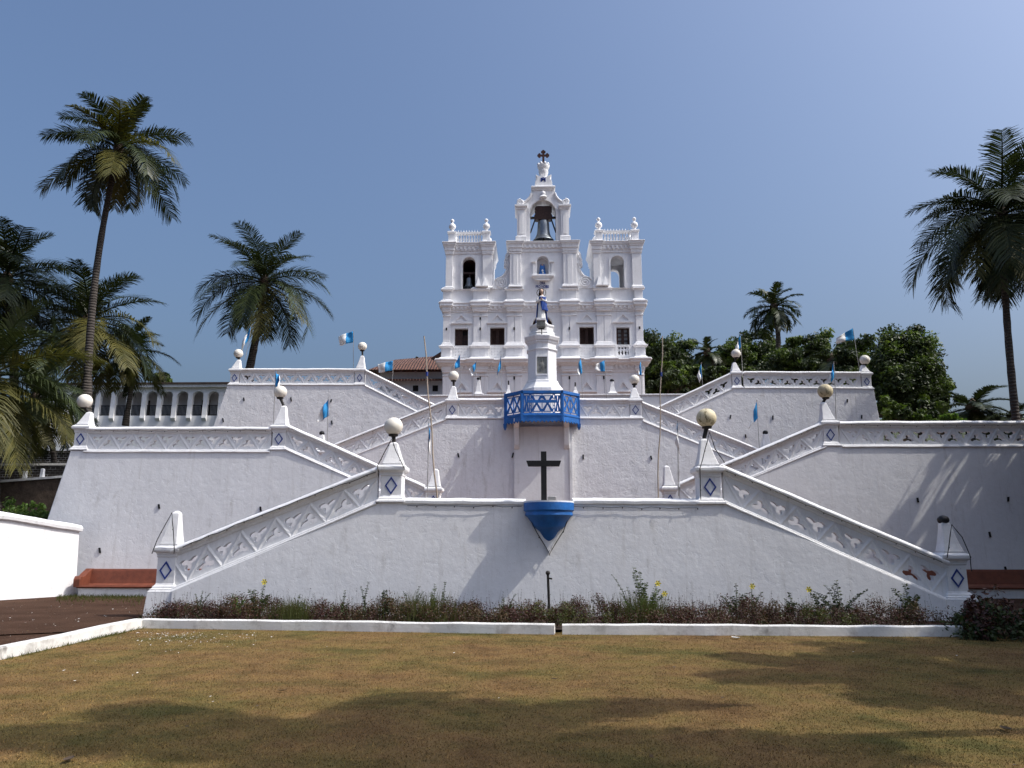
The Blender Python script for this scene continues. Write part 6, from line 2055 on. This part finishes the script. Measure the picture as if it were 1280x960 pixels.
# ================================================================= FLOWER BED
def bed():
    rg = np.random.default_rng(5)
    x0, x1 = P(196, 770, 18).x, P(1150, 775, 18).x
    rows = []
    Vall, Fall, Mall, off = [], [], [], 0
    # low clipped mass: clumps of fine leaves; colour runs in stretches along the bed
    n = 640
    cs, rr, kinds = [], [], []
    for i in range(n):
        x = rg.uniform(x0, x1)
        yk_ = KC.y + (x - KC.x) * (KR.y - KC.y) / (KR.x - KC.x)
        y = rg.uniform(yk_ + .38, 19.0)
        k = (math.sin(x * 1.1 + 1) + .7 * math.sin(x * 2.3 + .4) + .5 * math.sin(x * .47)) / 2.2
        hh = .34 + .08 * math.sin(x * 1.7) + .08 * math.sin(x * 4.1 + 2) + .05 * math.sin(x * 9.3)
        edge = min(1, (x - x0) / .6 + .3, (x1 - x) / .6 + .3) * (1.0 if y < 18.4 else .8)
        z = .06 + hh * edge * rg.uniform(.15, .95)
        kk = k + rg.normal() * .35
        kinds.append(2 if kk > .78 else (0 if kk > -.42 else 1))
        cs.append((x, y, z)); rr.append(rg.uniform(.12, .24))
    per = 165
    V, F = leaf_cloud(cs, rr, per, .021, rg, .9)
    V[:, 2] = np.maximum(V[:, 2], .05)
    mi = np.repeat(np.array(kinds), per)
    # green mixed in
    mi = np.where(rg.random(len(mi)) < .10, 3, mi)
    o = fast_mesh('ground_cover', V, F, ['leaf_red', 'leaf_brown', 'leaf_olive', 'leaf_weed'], mi, origin=(0, 17.7, 0))
    stuff(tag(o, 'low wine red and olive bedding plants filling the flower bed', 'bedding plants'))
    # thin upright stalks with tiny leaves over it
    V, F, m = [], [], []
    for i in range(1100):
        x, y = rg.uniform(x0, x1), rg.uniform(17.0, 19.0)
        h = rg.uniform(.25, .62) * (1 if rg.random() < .5 else .75)
        lean = rg.normal(size=2) * .09
        for j in range(9):
            t = (j + 1) / 9
            c = np.array([x + lean[0] * t, y + lean[1] * t, .1 + h * t])
            a = rg.uniform(0, 6.28); s = rg.uniform(.010, .024)
            d = np.array([math.cos(a), math.sin(a), rg.uniform(-.3, .6)]) * s
            u = np.array([-d[1], d[0], s * .3]) * .5
            o_ = len(V)
            V += [c - d, c - u, c + d, c + u]; F.append((o_, o_ + 1, o_ + 2, o_ + 3)); m.append(0 if i % 4 else 1)
        o_ = len(V)
        V += [np.array([x - .0025, y, .05]), np.array([x + .0025, y, .05]), np.array([x + lean[0] + .001, y + lean[1], .1 + h]), np.array([x + lean[0] - .001, y + lean[1], .1 + h])]
        F.append((o_, o_ + 1, o_ + 2, o_ + 3)); m.append(0)
    o = fast_mesh('bedding_stalks', np.array(V), np.array(F), ['leaf_red', 'leaf_weed'], m, origin=(0, 17.7, 0))
    stuff(tag(o, 'thin upright stalks rising through the flower bed', 'bedding plants'))
bed()

def weed(px, py_top, Y, label, seed, stems=3, spread=.3, mats='leaf_weed', leaf=.035, flowers=0, lean=0.0, base_z=.1, dens=16):
    rg = np.random.default_rng(seed)
    t = P(px, py_top, Y)
    H = t.z - base_z
    o = thing('weed', (t.x - lean, Y, base_z), label, 'weed', 'tall weeds in the flower bed')
    st = MB()
    V, F = [], []
    fl = MB()
    for s in range(stems):
        h = H * (1 if s == 0 else rg.uniform(.55, .92))
        ex = lean if s == 0 else lean * .3 + rg.uniform(-spread, spread)
        ey = rg.uniform(-.15, .15)
        b = Vector((t.x - lean + rg.uniform(-.06, .06), Y + rg.uniform(-.05, .05), base_z))
        e_ = Vector((t.x - lean + ex, Y + ey, base_z + h))
        mid = b.lerp(e_, .55) + Vector((-ex * .15, 0, h * .05))
        pts = [b, b.lerp(mid, .5) + Vector((0, 0, .02)), mid, mid.lerp(e_, .5) + Vector((0, 0, .02)), e_]
        st.tube(pts, [.009, .008, .007, .005, .003], 5)
        for j in range(dens):
            u = .18 + .82 * (j + rg.uniform(0, .8)) / dens
            f = u * 4; k = min(3, int(f))
            c = np.array(pts[k].lerp(pts[k + 1], f - k))
            for sd in (-1, 1):
                a = rg.uniform(-.9, .9) + (math.pi if sd < 0 else 0)
                d = np.array([math.cos(a), math.sin(a), rg.uniform(.0, .7)]); d /= np.linalg.norm(d)
                L_ = leaf * 2 * rg.uniform(.7, 1.35) * (1.1 - .5 * u)
                w = np.cross(d, rg.normal(size=3)); w = w / np.linalg.norm(w) * L_ * .24
                o_ = len(V)
                V += [c, c + d * L_ * .5 + w, c + d * L_ + np.array([0, 0, -L_ * .15]), c + d * L_ * .5 - w]
                F.append((o_, o_ + 1, o_ + 2, o_ + 3))
        if s < flowers:
            c = e_ + Vector((0, -.02, 0))
            for q_ in range(6):
                a = q_ * 1.047
                fl.add([tuple(c), tuple(c + Vector((.05 * math.cos(a - .4), -.012, .05 * math.sin(a - .4)))), tuple(c + Vector((.07 * math.cos(a), -.03, .07 * math.sin(a)))), tuple(c + Vector((.05 * math.cos(a + .4), -.012, .05 * math.sin(a + .4))))], [(0, 1, 2, 3)])
            fl.sphere(tuple(c), .02, 8, 6)
    mesh_obj('stems', st, 'leaf_weed', o)
    fast_mesh('leaves', np.array(V), np.array(F), [mats], parent=o)
    if flowers:
        mesh_obj('flowers', fl, 'flower', o)
    return o
WD = [(252, 738, 17.6, 'thin pale weed near the left foot of the stairs', 401, 4, .25, 'leaf_weed', .022, 0, 0),
 (292, 742, 17.6, 'bright green leafy weed right of the left stair foot', 402, 5, .3, 'leaf_bright', .04, 0, -.1),
 (333, 727, 17.5, 'taller weed with a yellow flower on the left side of the bed', 403, 5, .25, 'leaf_weed', .04, 1, .15),
 (376, 742, 17.6, 'small dull weed right of the yellow flowered one on the left', 404, 3, .2, 'leaf_weed', .025, 0, .05),
 (430, 738, 17.5, 'two stemmed weed standing in the left half of the bed', 405, 3, .2, 'leaf_weed', .03, 0, 0),
 (462, 727, 17.5, 'single tall leafy weed in the left half of the bed', 406, 2, .15, 'leaf_weed', .03, 0, .08),
 (482, 737, 17.4, 'dark round leaved weed left of the pale grass tuft', 407, 2, .12, 'leaf_dark', .05, 0, 0),
 (524, 733, 17.5, 'open branched weed at the pale grass tuft', 408, 4, .3, 'leaf_weed', .026, 0, .1),
 (544, 730, 17.5, 'leafy weed above the pale grass tuft', 409, 4, .22, 'leaf_mid', .035, 0, 0),
 (556, 727, 17.5, 'tallest straight stem right of the pale grass tuft', 410, 2, .15, 'leaf_weed', .028, 0, .06),
 (645, 742, 17.5, 'wiry weed in front of the blue bracket shadow', 411, 4, .35, 'leaf_weed', .024, 0, .25),
 (765, 718, 17.6, 'weed arching left with fine leaflets, left of the yellow flowers', 412, 3, .3, 'leaf_weed', .03, 0, -.4),
 (790, 708, 17.6, 'tallest weed in the bed, leaning left beside yellow flowers', 413, 6, .3, 'leaf_weed', .045, 0, -.2),
 (822, 729, 17.5, 'bushy weed carrying two yellow flowers', 414, 6, .3, 'leaf_mid', .045, 2, .2),
 (803, 748, 17.3, 'bright grassy tuft under the yellow flowers', 415, 8, .4, 'leaf_bright', .035, 0, 0),
 (918, 728, 17.5, 'upright dark weed in the right half of the bed', 416, 4, .25, 'leaf_dark', .04, 0, 0),
 (942, 733, 17.5, 'weed with one yellow flower in the right half of the bed', 417, 3, .2, 'leaf_weed', .03, 1, .05),
 (985, 740, 17.5, 'drooping dark weed right of the single yellow flower', 418, 3, .25, 'leaf_dark', .04, 0, -.05),
 (1013, 737, 17.5, 'spreading dark weed in the shade on the right', 419, 6, .5, 'leaf_dark', .045, 1, -.2),
 (1047, 726, 17.5, 'wide branching dark weed in the shade before the right rail', 420, 7, .6, 'leaf_dark', .045, 0, 0),
 (1128, 729, 17.6, 'dark weed with toothed leaves near the right stair foot', 421, 4, .3, 'leaf_dark', .055, 0, -.1),
 (1150, 744, 17.6, 'small dark weed leaning right at the right stair foot', 422, 3, .25, 'leaf_dark', .05, 0, .25)]
for px, py, Y, lab, sd, ns, sp, mt, lf, nf, ln in WD:
    weed(px, py, Y, lab, sd, ns, sp, mt, lf, nf, ln)
# pale grass tufts
def tuft(px, Y, h, w, seed, label, n=260):
    rg = np.random.default_rng(seed)
    b = P(px, 770, Y); c = Vector((b.x, Y, .08))
    V, F = [], []
    for i in range(n):
        bx, by = c.x + rg.normal() * w * .35, c.y + rg.normal() * .15
        a = rg.uniform(0, 6.28); L_ = h * rg.uniform(.6, 1.1)
        ex, ey = math.cos(a) * L_ * .35, math.sin(a) * L_ * .35
        ww = .006
        o_ = len(V)
        V += [(bx - ww, by, c.z), (bx + ww, by, c.z), (bx + ex + .001, by + ey, c.z + L_), (bx + ex - .001, by + ey, c.z + L_)]
        F.append((o_, o_ + 1, o_ + 2, o_ + 3))
    o = fast_mesh('grass_tuft', np.array(V), np.array(F), ['leaf_olive'], origin=tuple(c))
    tag(o, label, 'grass tuft', 'pale grass tufts in the flower bed')
tuft(533, 17.2, .62, .9, 1, 'large pale green grass tuft left of the middle of the bed', 300)
tuft(800, 17.2, .6, .8, 2, 'pale green grass tuft under the yellow flowers', 320)
tuft(360, 17.2, .5, .7, 3, 'pale green grass tuft in the left part of the bed', 260)

# ================================================================= LAWN DETAIL
def grass():
    rg = np.random.default_rng(9)
    n = 430000
    # denser close to the camera
    y = 5.2 + (KC.y - .1 - 5.2) * rg.random(n) ** 1.6
    x = rg.uniform(-1, 1, n) * (y * .70 + .8) - .15
    # keep inside the lawn: right of the left kerb, in front of the bed kerb
    kx = KC.x + (y - KC.y) * (kd.x / kd.y) + .06
    ok = (x > kx) & (y < KC.y + (x - KC.x) * (KR.y - KC.y) / (KR.x - KC.x) - .03)
    x, y = x[ok], y[ok]
    n = len(x)
    h = rg.uniform(.005, .017, n) * (1 + 1.1 * (rg.random(n) < .05))
    a = rg.uniform(0, 2 * math.pi, n)
    b = rg.uniform(0, 2 * math.pi, n)
    w = rg.uniform(.0014, .0034, n) * (1 + y * .05)
    ln = h * rg.uniform(.2, 1.6, n)
    V = np.empty((n, 3, 3), np.float32)
    V[:, 0] = np.stack([x - np.cos(a) * w, y - np.sin(a) * w, np.full(n, .011)], 1)
    V[:, 1] = np.stack([x + np.cos(a) * w, y + np.sin(a) * w, np.full(n, .011)], 1)
    V[:, 2] = np.stack([x + np.cos(b) * ln, y + np.sin(b) * ln, .011 + h], 1)
    F = np.arange(n * 3).reshape(-1, 3)
    o = fast_mesh('grass', V.reshape(-1, 3), F, ['blade'])
    stuff(tag(o, 'short dry trampled grass of the lawn', 'grass'))
    # litter: fallen petals and dry leaf bits
    def litter(n, xy, size, mats, name, label, z=.022):
        V, F, m = [], [], []
        for i in range(n):
            x_, y_ = xy()
            a = rg.uniform(0, 6.28); s = size * rg.uniform(.5, 1.5)
            t = np.array([math.cos(a), math.sin(a), rg.uniform(-.25, .25)]) * s
            u = np.array([-math.sin(a), math.cos(a), rg.uniform(-.4, .4)]) * s * rg.uniform(.3, .6)
            c = np.array([x_, y_, z + s * .25])
            o_ = len(V)
            V += [c - t, c - u + np.array([0, 0, s * .12]), c + t, c + u]
            F.append((o_, o_ + 1, o_ + 2, o_ + 3)); m.append(i % len(mats))
        o = fast_mesh(name, np.array(V), np.array(F), mats, m)
        stuff(tag(o, label, 'litter'))
    def near_corner():
        t = rg.random() ** 1.7
        px, py = 180 + t * 150 + rg.normal() * 12, 792 + abs(rg.normal()) * 9
        g = G(min(max(px, 150), 420), py)
        return g.x, g.y
    litter(420, near_corner, .015, ['flag_white', 'leaf_brown', 'flag_white'], 'fallen_petals', 'pale fallen petals strewn by the kerb corner on the left')
    def anywhere():
        y_ = rg.uniform(5.6, KC.y - .4)
        return rg.uniform(-.6, .62) * y_, y_
    litter(150, anywhere, .020, ['leaf_brown', 'flag_white', 'bark', 'bark', 'leaf_brown'], 'leaf_litter', 'scattered dry leaf scraps on the lawn')
    def on_path():
        g = G(rg.uniform(-60, 178), rg.uniform(747, 815))
        k_ = KC.x + (g.y - KC.y) * (kd.x / kd.y) - .3
        return min(g.x, k_), g.y
    litter(420, on_path, .022, ['flag_white', 'leaf_brown', 'leaf_brown', 'bark'], 'path_litter', 'pale leaf scraps on the brown path', .012)
    # a few larger dead leaves one can point at
    for k, (px, py, s, mt, lab) in enumerate(((920, 800, .10, 'flag_white', 'white crumpled scrap on the grass in front of the right kerb'), (85, 955, .07, 'bark', 'dark dead leaf at the lower left picture edge'), (352, 867, .06, 'leaf_brown', 'curled brown leaf on the sunlit left half of the lawn'), (1258, 916, .08, 'leaf_brown', 'pale curled leaf at the lower right of the lawn'), (693, 852, .05, 'bark', 'dark twig bit on the grass below the kerb gap'))):
        g = G(px, py)
        V, F = [], []
        m_, n_ = 6, 4
        a = rg.uniform(0, 6.28)
        for i in range(m_ + 1):
            u = i / m_ * 2 - 1
            wd = (1 - u * u) ** .6 * .45
            for j in range(n_ + 1):
                v = (j / n_ * 2 - 1) * wd
                lx, ly = u * s, v * s
                V.append((g.x + lx * math.cos(a) - ly * math.sin(a), g.y + lx * math.sin(a) + ly * math.cos(a), .03 + s * .5 * v * v * 2 + s * .25 * u * u))
        for i in range(m_):
            for j in range(n_):
                F.append((i * (n_ + 1) + j, (i + 1) * (n_ + 1) + j, (i + 1) * (n_ + 1) + j + 1, i * (n_ + 1) + j + 1))
        o = fast_mesh('fallen_leaf', np.array(V), np.array(F), [mt], origin=(g.x, g.y, .02))
        tag(o, lab, 'leaf', 'larger fallen leaves on the lawn')
    # sparse grass at the foot of the left kerb and the bench
    V, F = [], []
    for i in range(1500):
        t = rg.random()
        p = KL0.lerp(KC, t) + Vector((rg.normal() * .05 + .06, rg.normal() * .05, 0))
        if rg.random() < .6 and not (.55 < t < .8): continue
        h_ = rg.uniform(.03, .09); b_ = rg.uniform(0, 6.28)
        o_ = len(V)
        V += [(p.x - .004, p.y, .01), (p.x + .004, p.y, .01), (p.x + math.cos(b_) * h_ * .6, p.y + math.sin(b_) * h_ * .6, h_)]
        F.append((o_, o_ + 1, o_ + 2))
    for i in range(1600):
        g = G(rg.uniform(70, 180), 744 + abs(rg.normal()) * 4)
        h_ = rg.uniform(.04, .13); b_ = rg.uniform(0, 6.28)
        o_ = len(V)
        V += [(g.x - .008, g.y, .0), (g.x + .008, g.y, .0), (g.x + math.cos(b_) * h_ * .6, g.y + math.sin(b_) * h_ * .6, h_)]
        F.append((o_, o_ + 1, o_ + 2))
    o = fast_mesh('edge_grass', np.array(V), np.array(F), ['leaf_olive'])
    stuff(tag(o, 'straggling grass along the left kerb and below the bench', 'grass'))
grass()
